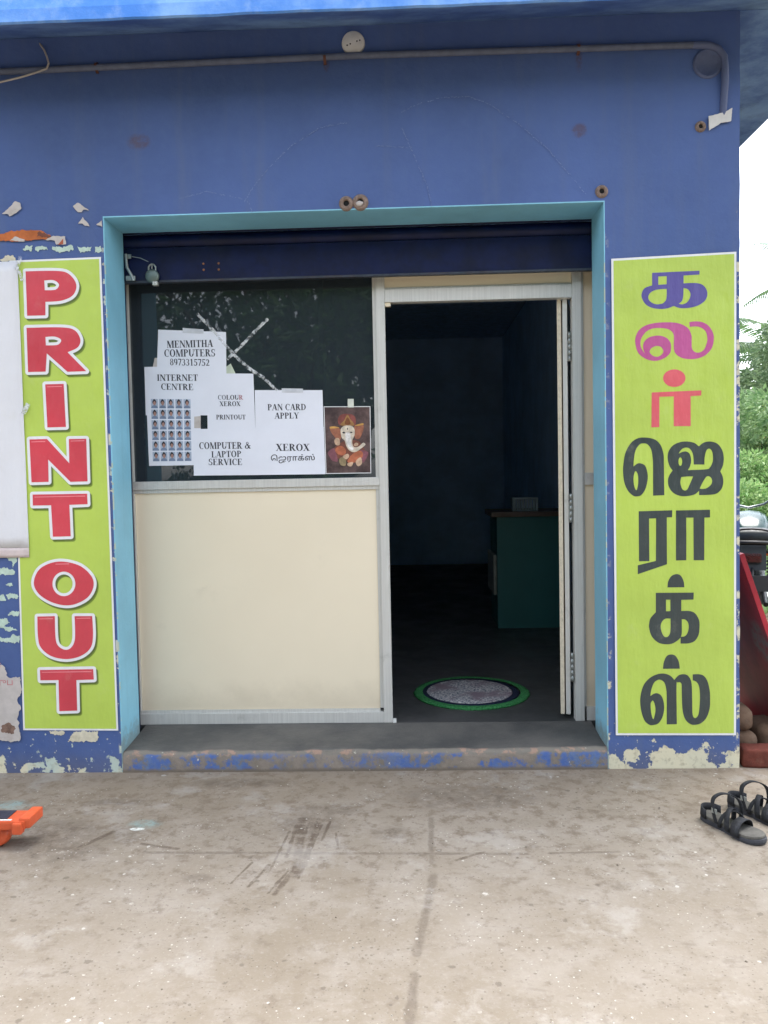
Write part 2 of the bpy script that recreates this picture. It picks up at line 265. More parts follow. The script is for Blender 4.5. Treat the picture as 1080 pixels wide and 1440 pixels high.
D = {"R":[["indigo",[[[1014.4,2105.4,1],[1209.6,2108.7,1],[1209.6,2092.7,1],[1143.9,2090.7,1],[1143.8,2058.4,1],[1196.2,2058.1],[1226.6,2046.6],[1241.8,2017.6],[1234.1,1987.4],[1207.5,1967.1],[1173.2,1957.3],[1138.9,1955.6],[1119.9,1959.2],[1103.5,1966.1,1],[1077.9,1957.2],[1047.4,1955.0],[1013.0,1960.9],[986.3,1976.9],[971.2,2004.0],[972.1,2025.0],[984.8,2043.8],[1014.2,2053.6,1]],[[1039.5,2089.5,1],[1074.6,2090.0,1],[1074.5,2056.5,1],[1039.4,2055.2,1]],[[1074.4,2037.5,1],[1036.2,2035.5],[1009.5,2025.9],[997.9,2007.1],[1003.6,1989.8],[1020.7,1977.9],[1037.9,1974.7],[1058.9,1978.7],[1071.2,1991.8],[1074.3,2010.8]],[[1143.7,2039.4,1],[1162.0,2033.1],[1172.2,2015.7],[1169.5,1996.7],[1158.0,1979.9],[1140.9,1972.0],[1123.7,1974.3,1],[1137.1,1986.2],[1142.1,2005.1]]]],["magenta",[[[1167.3,1897.5,1],[1192.1,1899.9],[1222.6,1895.3],[1249.2,1877.4],[1266.3,1846.3],[1267.4,1815.7],[1258.6,1785.3],[1233.8,1759.1],[1199.4,1745.4],[1161.2,1744.4],[1130.7,1752.0],[1109.7,1769.8],[1102.9,1793.0],[1103.1,1842.9],[1092.8,1862.3],[1073.8,1872.4],[1047.0,1876.1],[1016.4,1875.0],[989.6,1863.0],[970.3,1838.6],[964.5,1815.7],[968.2,1794.5],[983.4,1770.3,1],[975.9,1794.3],[977.9,1815.4],[993.3,1834.2],[1016.3,1843.2],[1046.9,1844.3],[1073.6,1834.0],[1088.9,1814.5],[1091.5,1793.3],[1086.8,1770.4],[1065.7,1751.7],[1035.0,1741.0],[1004.4,1742.9],[975.7,1755.9],[952.8,1779.5],[943.4,1816.3],[945.5,1843.1],[959.0,1869.6],[985.9,1888.1],[1024.2,1897.4],[1070.1,1899.3],[1112.0,1896.2],[1142.5,1885.9],[1165.4,1868.1],[1176.0,1841.0],[1176.7,1818.0],[1177.4,1791.2],[1184.2,1777.6],[1197.6,1770.3],[1210.9,1771.2],[1226.2,1780.4],[1236.9,1801.2],[1241.5,1824.0],[1237.7,1850.9],[1226.3,1866.5],[1207.3,1876.5],[1188.3,1879.0],[1169.2,1877.5,1]],[[1002.6,1780.2],[1010.3,1793.4],[1029.5,1801.8],[1048.6,1798.2],[1059.3,1782.6],[1054.3,1767.4],[1037.0,1757.4],[1019.8,1759.8],[1006.4,1770.5]]]],["coral",[[[1150.7,1665.1],[1148.4,1653.8],[1141.8,1643.8],[1131.6,1635.9],[1118.6,1631.0],[1104.3,1629.6],[1090.0,1631.7],[1077.1,1637.2],[1066.8,1645.6],[1060.3,1655.9],[1058.1,1667.3],[1060.4,1678.5],[1067.0,1688.6],[1077.3,1696.4],[1090.2,1701.3],[1104.5,1702.7],[1118.8,1700.6],[1131.7,1695.1],[1141.9,1686.8],[1148.5,1676.4]]]],["coral",[[[1010.3,1608.6,1],[1216.4,1612.7,1],[1215.6,1591.2,1],[1172.3,1589.5,1],[1172.0,1464.0,1],[1101.5,1465.5,1],[1101.9,1590.3,1],[1042.0,1589.8,1],[1041.5,1462.9,1],[1008.4,1462.5,1]]]],["dark",[[[1061.2,1175.8,1],[1059.7,1315.1],[1058.4,1350.1],[1046.2,1387.8],[1021.5,1411.8],[982.0,1420.6],[949.8,1417.3],[922.4,1397.9],[899.8,1358.4],[890.6,1308.5],[889.4,1273.4],[894.1,1233.2],[908.8,1197.8],[931.1,1175.8],[948.4,1172.9],[965.9,1179.1],[983.4,1206.4],[992.0,1246.4],[990.2,1276.5],[981.4,1301.7],[964.1,1312.0],[949.2,1311.3],[932.7,1299.1,1],[934.4,1327.6],[942.1,1367.5],[959.5,1392.1],[976.9,1395.7],[991.7,1391.4],[1006.5,1371.2],[1012.8,1336.0],[1014.6,1301.0],[1014.0,1174.7,1]],[[943.1,1278.9],[951.4,1262.2],[952.2,1227.1],[944.6,1198.6],[935.3,1217.4],[932.5,1247.5],[936.6,1272.5]]]],["dark",[[[1205.7,1378.5,1],[1226.4,1394.0],[1253.5,1397.9],[1283.0,1387.8],[1302.7,1360.0],[1309.1,1327.5],[1305.1,1295.1],[1294.3,1271.9,1],[1305.1,1247.7],[1306.6,1220.2],[1297.7,1195.4],[1277.9,1178.2],[1248.3,1173.8],[1206.3,1173.6,1],[1206.3,1192.1,1],[1189.0,1177.4],[1159.3,1170.5],[1129.6,1171.0],[1099.9,1184.1],[1081.1,1209.5],[1076.8,1237.2],[1082.8,1259.6],[1096.2,1279.4,1],[1082.9,1299.6],[1075.6,1332.3],[1080.7,1362.1],[1100.5,1386.6],[1130.2,1398.5],[1159.8,1399.9],[1187.0,1393.3]],[[1208.8,1201.1,1],[1223.7,1231.8],[1238.5,1251.5],[1253.3,1248.7],[1260.7,1233.6],[1255.7,1216.2],[1238.4,1202.5],[1221.1,1199.3]],[[1132.3,1251.1,1],[1159.5,1253.1,1],[1181.7,1252.7,1],[1166.8,1217.9],[1156.9,1198.1],[1144.5,1194.3],[1134.6,1203.5],[1128.2,1228.7]],[[1120.2,1348.8,1],[1135.1,1368.5],[1152.4,1374.6],[1169.6,1367.7],[1181.9,1342.6],[1184.3,1302.6,1],[1228.7,1301.7,1],[1229.7,1331.6],[1236.2,1358.9],[1248.5,1368.6],[1260.8,1355.9],[1264.2,1325.9],[1260.8,1306.0],[1250.9,1288.8],[1236.1,1281.6],[1159.5,1279.6,1],[1169.5,1297.9],[1173.5,1322.8],[1167.1,1347.9],[1152.3,1358.1],[1135.0,1356.0]],[[1136.4,1316.0],[1135.3,1307.1],[1132.4,1300.5],[1128.4,1298.2],[1124.5,1300.7],[1121.6,1307.3],[1120.6,1316.4],[1121.7,1325.3],[1124.6,1331.8],[1128.5,1334.2],[1132.5,1331.7],[1135.4,1325.0]]]],["dark",[[[953.7,1109.6,1],[1094.1,1111.5,1],[1093.1,1082.0,1],[1071.1,1081.5,1],[1071.2,882.5,1],[948.3,841.7,1],[948.5,879.9,1],[1024.8,897.6,1],[1026.5,1078.3,1],[996.9,1077.9,1],[997.3,897.1,1],[953.9,896.9,1]]]],["dark",[[[1109.5,1110.3,1],[1251.7,1110.9,1],[1251.7,1078.3,1],[1228.4,1077.8,1],[1227.2,897.0,1],[1183.1,897.8,1],[1182.6,1078.6,1],[1152.6,1079.2,1],[1152.2,898.2,1],[1108.9,898.0,1]]]],["dark",[[[1072.9,783.5,1],[1075.7,807.9],[1089.3,831.3],[1110.6,840.0],[1128.0,833.5],[1140.3,810.8],[1144.1,783.2,1]]]],["dark",[[[1023.9,761.3,1],[1183.2,760.2,1],[1181.9,730.2,1],[1130.8,729.4,1],[1130.7,682.0,1],[1166.3,681.5],[1189.5,670.1],[1205.0,642.2],[1206.9,610.6],[1202.9,579.0],[1187.4,553.4],[1162.1,543.0],[1127.2,542.3,1],[1127.2,568.0,1],[1115.6,556.3],[1092.2,542.7],[1065.0,539.9],[1033.9,547.4],[1006.7,573.5],[995.2,609.4],[995.3,629.2],[1001.3,652.9],[1023.5,678.3,1]],[[1066.5,731.1,1],[1085.1,730.8,1],[1084.9,682.2,1],[1066.3,681.7,1]],[[1085.6,649.8,1],[1065.4,650.1],[1051.7,640.3],[1043.9,620.6],[1047.7,592.9],[1057.3,574.9],[1067.0,570.8],[1077.5,576.6],[1084.6,596.3]],[[1132.5,646.4,1],[1146.9,645.0],[1159.2,631.0],[1161.5,607.2],[1154.5,583.5],[1142.8,573.0],[1128.0,572.0,1],[1132.3,587.8]]]],["dark",[[[1052.9,434.4,1],[1056.1,462.3],[1068.7,489.1],[1088.1,496.1],[1105.6,489.5],[1119.2,465.5],[1123.7,434.4,1]]]],["dark",[[[1067.6,193.9,1],[1110.5,194.3,1],[1109.5,362.1],[1115.0,374.0],[1123.6,375.9],[1130.6,367.9],[1131.6,341.9],[1133.0,278.1],[1138.0,238.0],[1149.6,209.9],[1169.1,193.8],[1186.6,190.8],[1211.9,197.4],[1235.3,221.1],[1249.0,261.0],[1251.0,300.8],[1249.1,340.7],[1239.5,380.6],[1224.0,402.7],[1204.6,409.6],[1178.1,409.1,1],[1178.1,383.3,1],[1192.8,377.1],[1204.5,357.1],[1208.3,317.2],[1207.0,277.3],[1202.3,237.4],[1190.6,220.4],[1180.8,225.6],[1176.2,245.7],[1175.5,297.6],[1174.1,357.4],[1169.5,385.4],[1155.9,405.4],[1138.5,410.4],[1119.0,405.8],[1100.2,386.1,1],[1083.9,404.2],[1060.6,413.6],[1033.3,412.7],[1002.0,399.1],[974.6,371.5],[960.7,335.7],[955.8,295.8],[960.3,251.7],[973.8,211.5],[993.3,193.3],[1008.9,191.2],[1032.4,199.0],[1050.1,226.9],[1056.9,262.8],[1054.3,294.8],[1044.6,318.9],[1029.0,329.0],[1013.4,327.2],[998.9,317.4,1],[1002.6,343.3],[1013.6,373.1],[1029.3,386.1],[1042.9,386.7],[1058.5,374.6],[1066.2,346.6],[1068.0,310.7]],[[1010.2,297.3],[1017.9,279.2],[1020.1,251.2],[1012.9,220.0],[1007.1,223.3],[1001.4,251.3],[999.9,283.4],[1004.7,294.5]]]]],"L":[[[[-1641.3,2186.2,1],[-1508.5,2184.4],[-1454.7,2170.4],[-1423.7,2126.2],[-1438.3,2081.3],[-1488.7,2058.5],[-1560.2,2054.6,1],[-1562.5,1997.6,1],[-1642.0,1997.8,1]],[[-1561.6,2145.4,1],[-1524.9,2146.3],[-1502.6,2134.1],[-1499.2,2119.6],[-1516.6,2104.6],[-1561.3,2103.9,1]]],[[[-1647.1,1946.5,1],[-1498.0,1944.6],[-1439.0,1931.5],[-1414.7,1892.1],[-1426.9,1858.4],[-1472.4,1838.2,1],[-1394.0,1755.6,1],[-1475.6,1754.7,1],[-1562.9,1835.6,1],[-1571.0,1757.9,1],[-1647.8,1757.8,1]],[[-1566.1,1905.6,1],[-1529.3,1906.6],[-1504.8,1898.2],[-1498.3,1886.4],[-1515.8,1870.4],[-1565.6,1869.7,1]]],[[[-1575.1,1703.4,1],[-1494.4,1703.5,1],[-1491.6,1518.7,1],[-1572.5,1518.5,1]]],[[[-1653.5,1468.2,1],[-1576.5,1468.5,1],[-1482.6,1361.4,1],[-1480.6,1466.5,1],[-1404.8,1465.9,1],[-1405.7,1282.2,1],[-1480.7,1281.6,1],[-1575.0,1380.0,1],[-1576.8,1283.5,1],[-1652.0,1283.0,1]]],[[[-1649.2,1229.6,1],[-1409.6,1229.0,1],[-1409.3,1183.6,1],[-1489.5,1182.1,1],[-1488.7,1045.5,1],[-1567.1,1044.8,1],[-1569.7,1181.6,1],[-1650.1,1182.1,1]]],[[[-1659.6,844.5],[-1635.4,900.5],[-1581.7,929.9],[-1520.3,935.0],[-1451.2,914.9],[-1404.8,870.9],[-1396.0,827.5],[-1421.3,780.2],[-1474.9,750.6],[-1527.7,744.4],[-1588.4,760.9],[-1639.6,796.4]],[[-1476.0,837.4],[-1480.6,816.9],[-1492.3,799.6],[-1509.2,788.2],[-1528.7,784.4],[-1548.0,788.7],[-1564.0,800.6],[-1574.4,818.3],[-1577.4,838.9],[-1572.8,859.4],[-1561.1,876.6],[-1544.2,888.0],[-1524.6,891.8],[-1505.4,887.4],[-1489.4,875.5],[-1479.0,858.0]]],[[[-1649.8,696.5,1],[-1572.5,697.2,1],[-1572.8,599.6],[-1560.9,564.5],[-1530.8,548.4],[-1504.0,559.4],[-1486.8,598.5],[-1484.8,696.0,1],[-1407.0,694.9,1],[-1406.7,606.2],[-1420.9,554.0],[-1466.0,519.7],[-1532.4,507.4],[-1597.7,523.0],[-1640.2,561.1],[-1650.6,609.3]]],[[[-1647.8,460.5,1],[-1411.2,461.4,1],[-1410.2,415.8,1],[-1487.6,414.1,1],[-1489.2,278.9,1],[-1568.6,277.0,1],[-1566.7,414.9,1],[-1647.8,414.9,1]]]],"papers":{"P1":[[-1183.4,1987.7],[-862.6,1968.1],[-866.3,1772.0],[-1196.3,1793.3]],"P2":[[-1254.5,1815.0],[-925.6,1813.3],[-922.4,1580.5],[-1255.7,1587.9]],"P2b":[[-1250.3,1698.0],[-993.2,1695.3],[-997.1,1348.0],[-1247.4,1349.0]],"P3":[[-957.0,1778.2],[-738.6,1771.0],[-735.9,1513.0],[-962.9,1514.6]],"P4":[[-734.0,1694.3],[-415.0,1686.8],[-413.8,1496.1],[-735.9,1503.0]],"P5":[[-1028.4,1518.4],[-712.0,1514.2],[-714.5,1295.4],[-1035.2,1298.7]],"P6":[[-718.7,1516.0],[-412.7,1516.0],[-409.8,1293.4],[-724.7,1295.6]],"PG":[[-411.1,1610.5],[-191.7,1606.6],[-194.2,1293.5],[-408.4,1294.4]],"tabG":[[-296.9,1642.7],[-268.9,1642.1],[-269.1,1602.4],[-297.8,1603.0]],"tape1":[[-1066.6,1992.2],[-967.6,1983.1],[-968.2,1963.3],[-1067.3,1969.1]],"tape4":[[-606.4,1699.6],[-506.0,1695.6],[-506.5,1677.4],[-606.9,1679.7]],"scrapA":[[-1204.3,1856.6],[-1187.4,1856.2],[-1189.0,1809.7],[-1216.0,1810.4]],"scrapB":[[-868.7,1805.2],[-844.7,1821.2],[-822.5,1772.6],[-869.7,1768.8]],"tape2":[[-1023.9,1576.1],[-993.4,1578.7],[-995.1,1522.0],[-1025.6,1522.7]],"X1":[[-996.6,2057.4],[-920.8,1975.3],[-864.1,1904.4],[-823.5,1857.1],[-758.1,1795.9],[-692.2,1751.3],[-628.1,1690.1]],"X2":[[-662.4,2025.2],[-719.7,1973.3],[-771.3,1921.9],[-819.6,1876.9],[-860.9,1841.5]]},"T":[["MENMITHA","P1",-1144.7,1901.6,-926.4,1900.7,35.1],["COMPUTERS","P1",-1158.9,1860.5,-916.6,1856.4,35.8],["8973315752","P1",-1132.8,1820.0,-945.2,1812.1,33.2],["INTERNET","P2",-1196.4,1748.4,-1001.9,1743.7,31.9],["CENTRE","P2",-1178.8,1706.3,-1024.8,1700.7,31.3],["COLOUR","P3",-910.2,1653.5,-790.7,1650.7,23.3],["XEROX","P3",-902.3,1623.3,-803.3,1621.1,23.3],["PRINTOUT","P3",-920.6,1561.1,-780.5,1558.0,23.3],["PAN CARD","P4",-676.1,1598.3,-494.4,1595.5,30.9],["APPLY","P4",-643.6,1558.3,-529.6,1556.8,29.9],["COMPUTER &","P5",-1005.6,1423.6,-759.0,1420.1,33.5],["LAPTOP","P5",-948.6,1382.2,-806.6,1382.3,31.5],["SERVICE","P5",-963.2,1347.3,-802.6,1344.1,31.5],["XEROX","P6",-640.8,1407.6,-481.6,1404.3,34.7],["TAMIL","P6",-665.8,1354.7,-458.1,1352.1,33.4]],"grid":[[-1231.0,1667.5],[-1036.5,1661.4],[-1040.6,1365.6],[-1230.8,1367.5]],"signR":[[846.1,2168.4],[1361.5,2182.8],[1360.5,144.1],[851.8,148.4]],"signL":[[-1712.5,2234.1],[-1313.8,2238.5],[-1311.2,187.4],[-1734.7,193.0]],"signLb":[[-1731.4,959.3]],"S":{"w1":[[-1734.6,2432.9],[-1718.0,2445.7],[-1675.1,2484.3],[-1654.8,2477.0],[-1648.9,2452.4],[-1672.6,2433.2],[-1703.0,2420.8],[-1707.2,2429.8]],"w2":[[-1426.1,2454.4],[-1403.6,2469.2],[-1383.6,2455.3],[-1357.1,2434.5],[-1379.7,2439.7],[-1389.2,2428.9],[-1405.1,2429.4],[-1416.1,2440.8]],"w3":[[-1405.6,2380.7],[-1385.4,2408.8],[-1368.0,2386.2],[-1357.2,2368.1],[-1375.4,2370.9],[-1386.5,2380.1]],"w4":[[-1328.3,2373.9],[-1304.9,2390.9],[-1302.7,2364.3]],"o":[[-1777.8,2336.3],[-1749.7,2346.6],[-1703.3,2358.5],[-1643.5,2361.2],[-1574.8,2356.9],[-1529.8,2337.8],[-1525.9,2319.9],[-1613.2,2315.8],[-1682.1,2315.6],[-1778.4,2320.7]],"ow1":[[-1704.9,2318.1],[-1681.2,2335.6],[-1663.2,2328.4],[-1640.5,2321.1],[-1640.8,2313.5]],"ow2":[[-1549.0,2316.1],[-1520.9,2330.9],[-1463.8,2329.1],[-1462.8,2295.8],[-1504.0,2294.8],[-1510.2,2312.7]],"or":[[-1497.1,2294.6],[-1473.3,2320.5],[-1474.2,2296.1]],"od":[[-1585.1,2330.5],[-1579.7,2350.4],[-1552.4,2345.1],[-1525.4,2333.2],[-1527.9,2327.9]],"tag":[[1246.5,2735.4],[1313.2,2749.9],[1342.1,2765.7],[1337.3,2713.1],[1298.6,2707.2],[1247.8,2677.7]],"poster":[[-1884.2,487.2],[-1828.7,483.5],[-1807.3,477.1],[-1799.6,440.2],[-1775.6,424.6],[-1738.2,430.3],[-1736.2,359.7],[-1755.0,322.9],[-1739.0,292.0],[-1758.1,249.0],[-1746.2,162.5],[-1756.2,144.0],[-1830.7,144.6],[-1898.6,154.5]],"m1":[[-1841.3,910.8],[-1773.7,910.9],[-1752.5,903.3],[-1745.8,888.0],[-1762.8,879.2],[-1842.6,880.4]],"m2":[[-1846.3,795.4],[-1797.2,791.6],[-1789.0,767.1],[-1841.0,774.0]],"m3":[[-1787.8,794.5],[-1735.5,796.8],[-1735.1,776.7],[-1779.4,774.9]],"m4":[[-1782.2,709.2],[-1760.1,721.1],[-1735.5,720.7],[-1736.3,702.5],[-1779.5,700.0]],"m5":[[-1844.8,685.6],[-1786.0,690.9],[-1774.6,669.4],[-1803.1,651.5],[-1846.6,642.9]],"m6":[[-1848.2,606.3],[-1786.6,602.4],[-1767.5,617.4],[-1736.8,614.0],[-1738.2,580.4],[-1781.2,584.0],[-1848.6,597.1]],"m7":[[-1821.7,648.7],[-1772.2,654.1],[-1742.1,635.4],[-1785.5,629.9]],"m8":[[-1780.8,961.3],[-1731.8,960.5],[-1737.2,933.4],[-1749.1,912.3],[-1754.2,936.7],[-1772.3,946.0]],"m9":[[-1789.0,840.1],[-1764.2,845.8],[-1754.1,835.4],[-1767.9,828.9]],"b1":[[-1537.7,138.4],[-1509.6,182.3],[-1399.3,185.7],[-1400.4,154.9],[-1418.7,137.4]],"b2":[[-1619.9,183.2],[-1553.5,187.0],[-1554.2,169.4],[-1598.4,168.0]],"c1":[[-1651.2,2283.5],[-1639.3,2294.3],[-1609.4,2295.7],[-1612.6,2273.5],[-1628.4,2279.3],[-1647.0,2275.4]],"c2":[[-1598.7,2277.5],[-1591.3,2290.7],[-1545.5,2289.3],[-1543.8,2273.7],[-1568.8,2277.5],[-1582.9,2270.4]],"c3":[[-1522.6,2288.6],[-1490.6,2285.5],[-1458.5,2289.0],[-1433.3,2288.3],[-1436.4,2268.3],[-1468.5,2267.0],[-1496.1,2262.5],[-1520.8,2275.2]],"c4":[[-1415.1,2285.5],[-1385.5,2283.7],[-1353.5,2284.6],[-1354.3,2261.5],[-1377.0,2266.6],[-1404.7,2259.8]],"c5":[[-1342.0,2285.6],[-1312.4,2284.7],[-1313.2,2262.5],[-1340.8,2258.0]],"c6":[[-1754.5,2234.8],[-1723.8,2256.1],[-1694.0,2255.2],[-1680.2,2229.8]]},"G":[["halo",[[-345.9,1542.7],[-337.3,1565.1],[-319.3,1572.8],[-303.0,1574.0],[-280.4,1570.3],[-264.5,1557.0],[-261.8,1531.2],[-271.8,1518.5],[-333.4,1519.9]]],["ear",[[-384.0,1508.1],[-366.1,1510.9],[-340.2,1507.1],[-330.9,1487.6],[-334.9,1455.3],[-348.0,1449.2],[-367.0,1472.2],[-378.0,1488.6]]],["ear",[[-268.6,1515.2],[-249.0,1521.3],[-229.6,1520.8],[-225.1,1504.6],[-233.7,1479.0],[-243.9,1459.9],[-257.0,1453.7],[-269.7,1466.9]]],["gold",[[-385.5,1514.6,1],[-362.7,1516.7],[-340.1,1509.7],[-353.2,1507.4],[-384.1,1506.5,1]]],["gold",[[-268.6,1518.5,1],[-242.5,1526.0],[-227.8,1528.9,1],[-226.4,1520.8],[-255.6,1516.6]]],["body",[[-358.3,1423.5],[-312.3,1448.4],[-257.1,1447.2],[-231.7,1420.9],[-219.4,1388.3],[-239.4,1362.8],[-304.7,1351.2],[-359.5,1371.7],[-371.9,1397.9]]],["magenta",[[-396.4,1395.2],[-368.3,1414.0],[-356.0,1384.6],[-350.2,1352.1],[-376.1,1355.9],[-388.7,1375.6]]],["magenta",[[-241.8,1404.9],[-206.4,1391.2],[-216.7,1362.4],[-233.3,1343.3],[-242.4,1375.8]]],["orange",[[-362.0,1404.2],[-345.3,1423.2],[-322.7,1419.5],[-310.1,1399.9],[-320.3,1380.7],[-346.2,1384.4]]],["orange",[[-304.7,1348.0],[-291.2,1373.6],[-264.7,1395.7],[-238.7,1398.4],[-231.0,1378.8],[-246.1,1356.5],[-278.8,1344.2]]],["skin",[[-364.2,1449.5],[-354.2,1462.2],[-339.7,1455.4],[-340.3,1429.6],[-358.2,1430.0]]],["skin",[[-326.9,1374.3],[-303.9,1386.8],[-296.0,1373.7],[-310.9,1361.0]]],["skin",[[-304.9,1341.5],[-278.7,1347.4],[-285.7,1328.1],[-301.9,1330.1]]],["skin",[[-265.7,1350.4],[-242.5,1369.3],[-236.7,1340.1],[-256.4,1327.6]]],["crown",[[-330.2,1519.8],[-328.3,1532.7],[-316.7,1542.1],[-303.2,1567.6],[-296.7,1567.4],[-284.2,1544.6],[-273.1,1531.5],[-273.4,1517.0]]],["crowndark",[[-313.7,1529.1],[-300.1,1557.8],[-286.2,1528.5],[-300.9,1522.4]]],["face",[[-334.1,1490.9],[-330.5,1506.9],[-317.3,1517.0],[-301.0,1519.2],[-281.6,1516.2],[-268.9,1502.3],[-267.8,1479.7],[-273.0,1463.7],[-279.7,1450.9],[-279.5,1431.6],[-270.7,1416.8],[-251.2,1419.6],[-238.0,1430.7],[-228.1,1436.9],[-218.5,1430.3],[-223.6,1422.3],[-238.4,1411.3],[-258.2,1397.2],[-277.7,1394.3],[-297.0,1404.4],[-309.5,1425.7],[-315.5,1448.5],[-328.2,1461.7]]],["trunk",[[-311.6,1480.7],[-301.7,1486.9],[-288.8,1480.2],[-286.2,1454.3],[-285.1,1428.4],[-274.2,1408.8],[-284.0,1402.6],[-296.7,1415.8],[-306.1,1435.3],[-310.5,1454.8]]],["eye",[[-326.1,1485.8],[-319.5,1490.5],[-311.5,1485.5],[-318.0,1481.5]]],["eye",[[-290.3,1486.7],[-283.8,1489.8],[-277.4,1486.4],[-283.9,1482.7]]],["mark",[[-303.9,1503.1],[-301.2,1509.5],[-298.7,1503.0],[-301.4,1498.2]]],["skin",[[-273.7,1428.2],[-263.8,1437.7],[-252.5,1434.2],[-254.3,1424.6],[-267.4,1421.6]]],["foot",[[-343.5,1361.7],[-327.0,1371.1],[-311.1,1354.6],[-314.8,1332.0],[-337.5,1335.7]]]]}
def mm(pts, corner=False): return [(p[0]/1000, p[1]/1000)+((1,) if len(p) > 2 or corner else ()) for p in pts]
def vec(pts): return [Vector((p[0]/1000, p[1]/1000)) for p in pts]

# ------------------------------------------------------------------ materials of the building
def wall_paint(name, base, pale, chips=1.):
    m = Mat(name, .62, .35); p = m.xyz(); b = lin(base)
    big = m.noise(.9, 5, .6); fine = m.noise(26, 6, .7)
    col = m.mix(m.ramp(big, .3, .7), tuple(x*.80 for x in b[:3])+(1,), tuple(x*1.12 for x in b[:3])+(1,))
    col = m.mix(m.mul(m.ramp(fine, .35, .75), .22), col, lin(pale))
    streak = m.noise(1, 6, .65, m.map((9, 9, .7)))
    col = m.mix(m.mul(m.ramp(streak, .48, .75), .38), col, lin('#5d6a86'))
    w = m.noise(14, 6, .7)
    rust = m.mx(m.blob(p[0:3:2], -1.135, 2.715, .045, .03, w, .6), m.blob(p[0:3:2], .72, 2.70, .03, .03, w, .6),
                m.blob(p[0:3:2], .72, 3.0, .012, .05, w, .9, .6),
                m.blob(p[0:3:2], -.33, 3.01, .012, .03, w, .6))
    col = m.mix(m.mul(rust, .6), col, lin('#5a4038'))
    # dirt splashed up from the ground
    low = m.ramp(m.add(p[2], m.mul(m.sub(w, .5), .12)), .0, .13, 1, 0)
    col = m.mix(m.mul(low, .35), col, lin('#6d675e'))
    # paint flaked down to the old lime coat
    pn = m.noise(11, 8, .62); pn2 = m.noise(38, 5, .6); pn3 = m.noise(1, 7, .65, m.map((12, 12, 15)))
    bias = m.add(m.ramp(p[2], .03, .15, .16, -.06), m.mul(m.ramp(p[0], .8, .9, 0, 1), m.ramp(p[2], .12, .17, .07, 0)))
    flake = m.ramp(m.add(pn, bias), .655, .675)
    fl2 = m.ramp(m.add(pn2, m.ramp(p[2], .1, .5, .10, -.05)), .73, .75)
    edge = m.mx(m.ramp(m.math('ABSOLUTE', m.add(p[0], 1.303)), .003, .012, 1, 0), m.ramp(m.math('ABSOLUTE', m.sub(p[0], 1.373)), .004, .014, 1, 0),
                m.mul(m.ramp(m.math('ABSOLUTE', m.sub(p[0], .826)), .004, .016, 1, 0), m.ramp(p[2], .3, .8, 1, .2)))
    fl3 = m.mul(m.mul(edge, m.ramp(m.add(pn3, m.mul(m.sub(pn, .5), .5)), .55, .6)), m.ramp(p[2], 2.2, 2.42, 1, 0))
    peel = m.mx(flake, m.mul(fl2, m.ramp(p[2], .9, 1.2, 1, .0)), fl3)
    cc = m.mix(m.mul(m.ramp(m.noise(7, 4), .4, .6), m.ramp(p[0], .4, .8, 1, .15)), lin('#d6cfb4'), lin('#b9c6bb'))
    cc = m.mix(m.mul(m.ramp(m.noise(40, 5), .5, .7), .5), cc, lin('#8f8670'))
    col = m.mix(m.mul(peel, chips), col, cc)
    m.base(col); m.rough(m.ramp(fine, .2, .8, .5, .72))
    h = m.add(m.mul(m.noise(60, 5, .6), .35), m.add(m.mul(m.noise(5, 5), 1.6), m.mul(peel, -.5)))
    m.bump(h, .42, .008); return m.m
M_wall = wall_paint('blue_wall_paint', '#4a6095', '#5f759e')
def teal_paint():
    m = Mat('teal_paint', .5, .4); p = m.xyz(); b = lin('#87c3d9')
    col = m.mix(m.ramp(m.noise(1.6, 5, .6), .3, .7), tuple(x*.85 for x in b[:3])+(1,), tuple(x*1.1 for x in b[:3])+(1,))
    st = m.noise(1, 6, .65, m.map((22, 22, 1.1)))
    col = m.mix(m.mul(m.ramp(st, .5, .8), .3), col, lin('#6fa6b6'))
    w = m.noise(20, 7, .7)
    low = m.ramp(m.add(p[2], m.mul(m.sub(w, .5), .25)), .1, .2, 1, 0)
    col = m.mix(m.mul(low, .65), col, lin('#7d7a6e'))
    ed = m.mul(m.ramp(p[1], .001, .012, 1, 0), m.ramp(m.noise(1, 7, .6, m.map((9, 9, 28))), .52, .58))
    col = m.mix(m.mul(ed, m.ramp(p[2], 2.1, 2.38, 1, 0)), col, lin('#b5c0b0'))
    m.base(col); m.bump(m.add(m.noise(70, 4), m.mul(m.noise(9, 4), 1.5)), .25, .004); return m.m
M_teal = teal_paint()
def slab_paint(name, a, b, stain):
    m = Mat(name, .65, .3)
    f = m.noise(2.4, 8, .68); g = m.noise(7, 7, .7)
    col = m.mix(m.ramp(f, .35, .68), lin(a), lin(b))
    col = m.mix(m.mul(m.ramp(g, .5, .7), .4), col, lin(stain))
    m.base(col); m.bump(m.add(m.noise(50, 5), m.mul(g, 2)), .3, .005); return m.m
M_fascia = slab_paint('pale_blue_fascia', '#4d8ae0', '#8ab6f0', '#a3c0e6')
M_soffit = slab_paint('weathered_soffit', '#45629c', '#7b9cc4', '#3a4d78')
def cement(name, a, b, rough, spots='#9a958b', bl=.35):
    m = Mat(name, rough, .4)
    col = m.mix(m.ramp(m.noise(2.2, 7, .65), .3, .7), lin(a), lin(b))
    col = m.mix(m.mul(m.ramp(m.noise(13, 6, .7), .55, .75), bl), col, lin(spots))
    col = m.mix(m.ramp(m.vor(23, m.map(v=None), rand=1.), .03, .06, .55, 0), col, lin(spots))
    m.base(col); m.rough(m.ramp(m.noise(5, 5), .3, .7, rough-.12, rough+.15)); m.bump(m.noise(40, 6, .7), .25, .004); return m.m
M_floor = cement('dark_cement_floor', '#3b3d3d', '#4d4c4b', .45, '#5d5a56', .2)
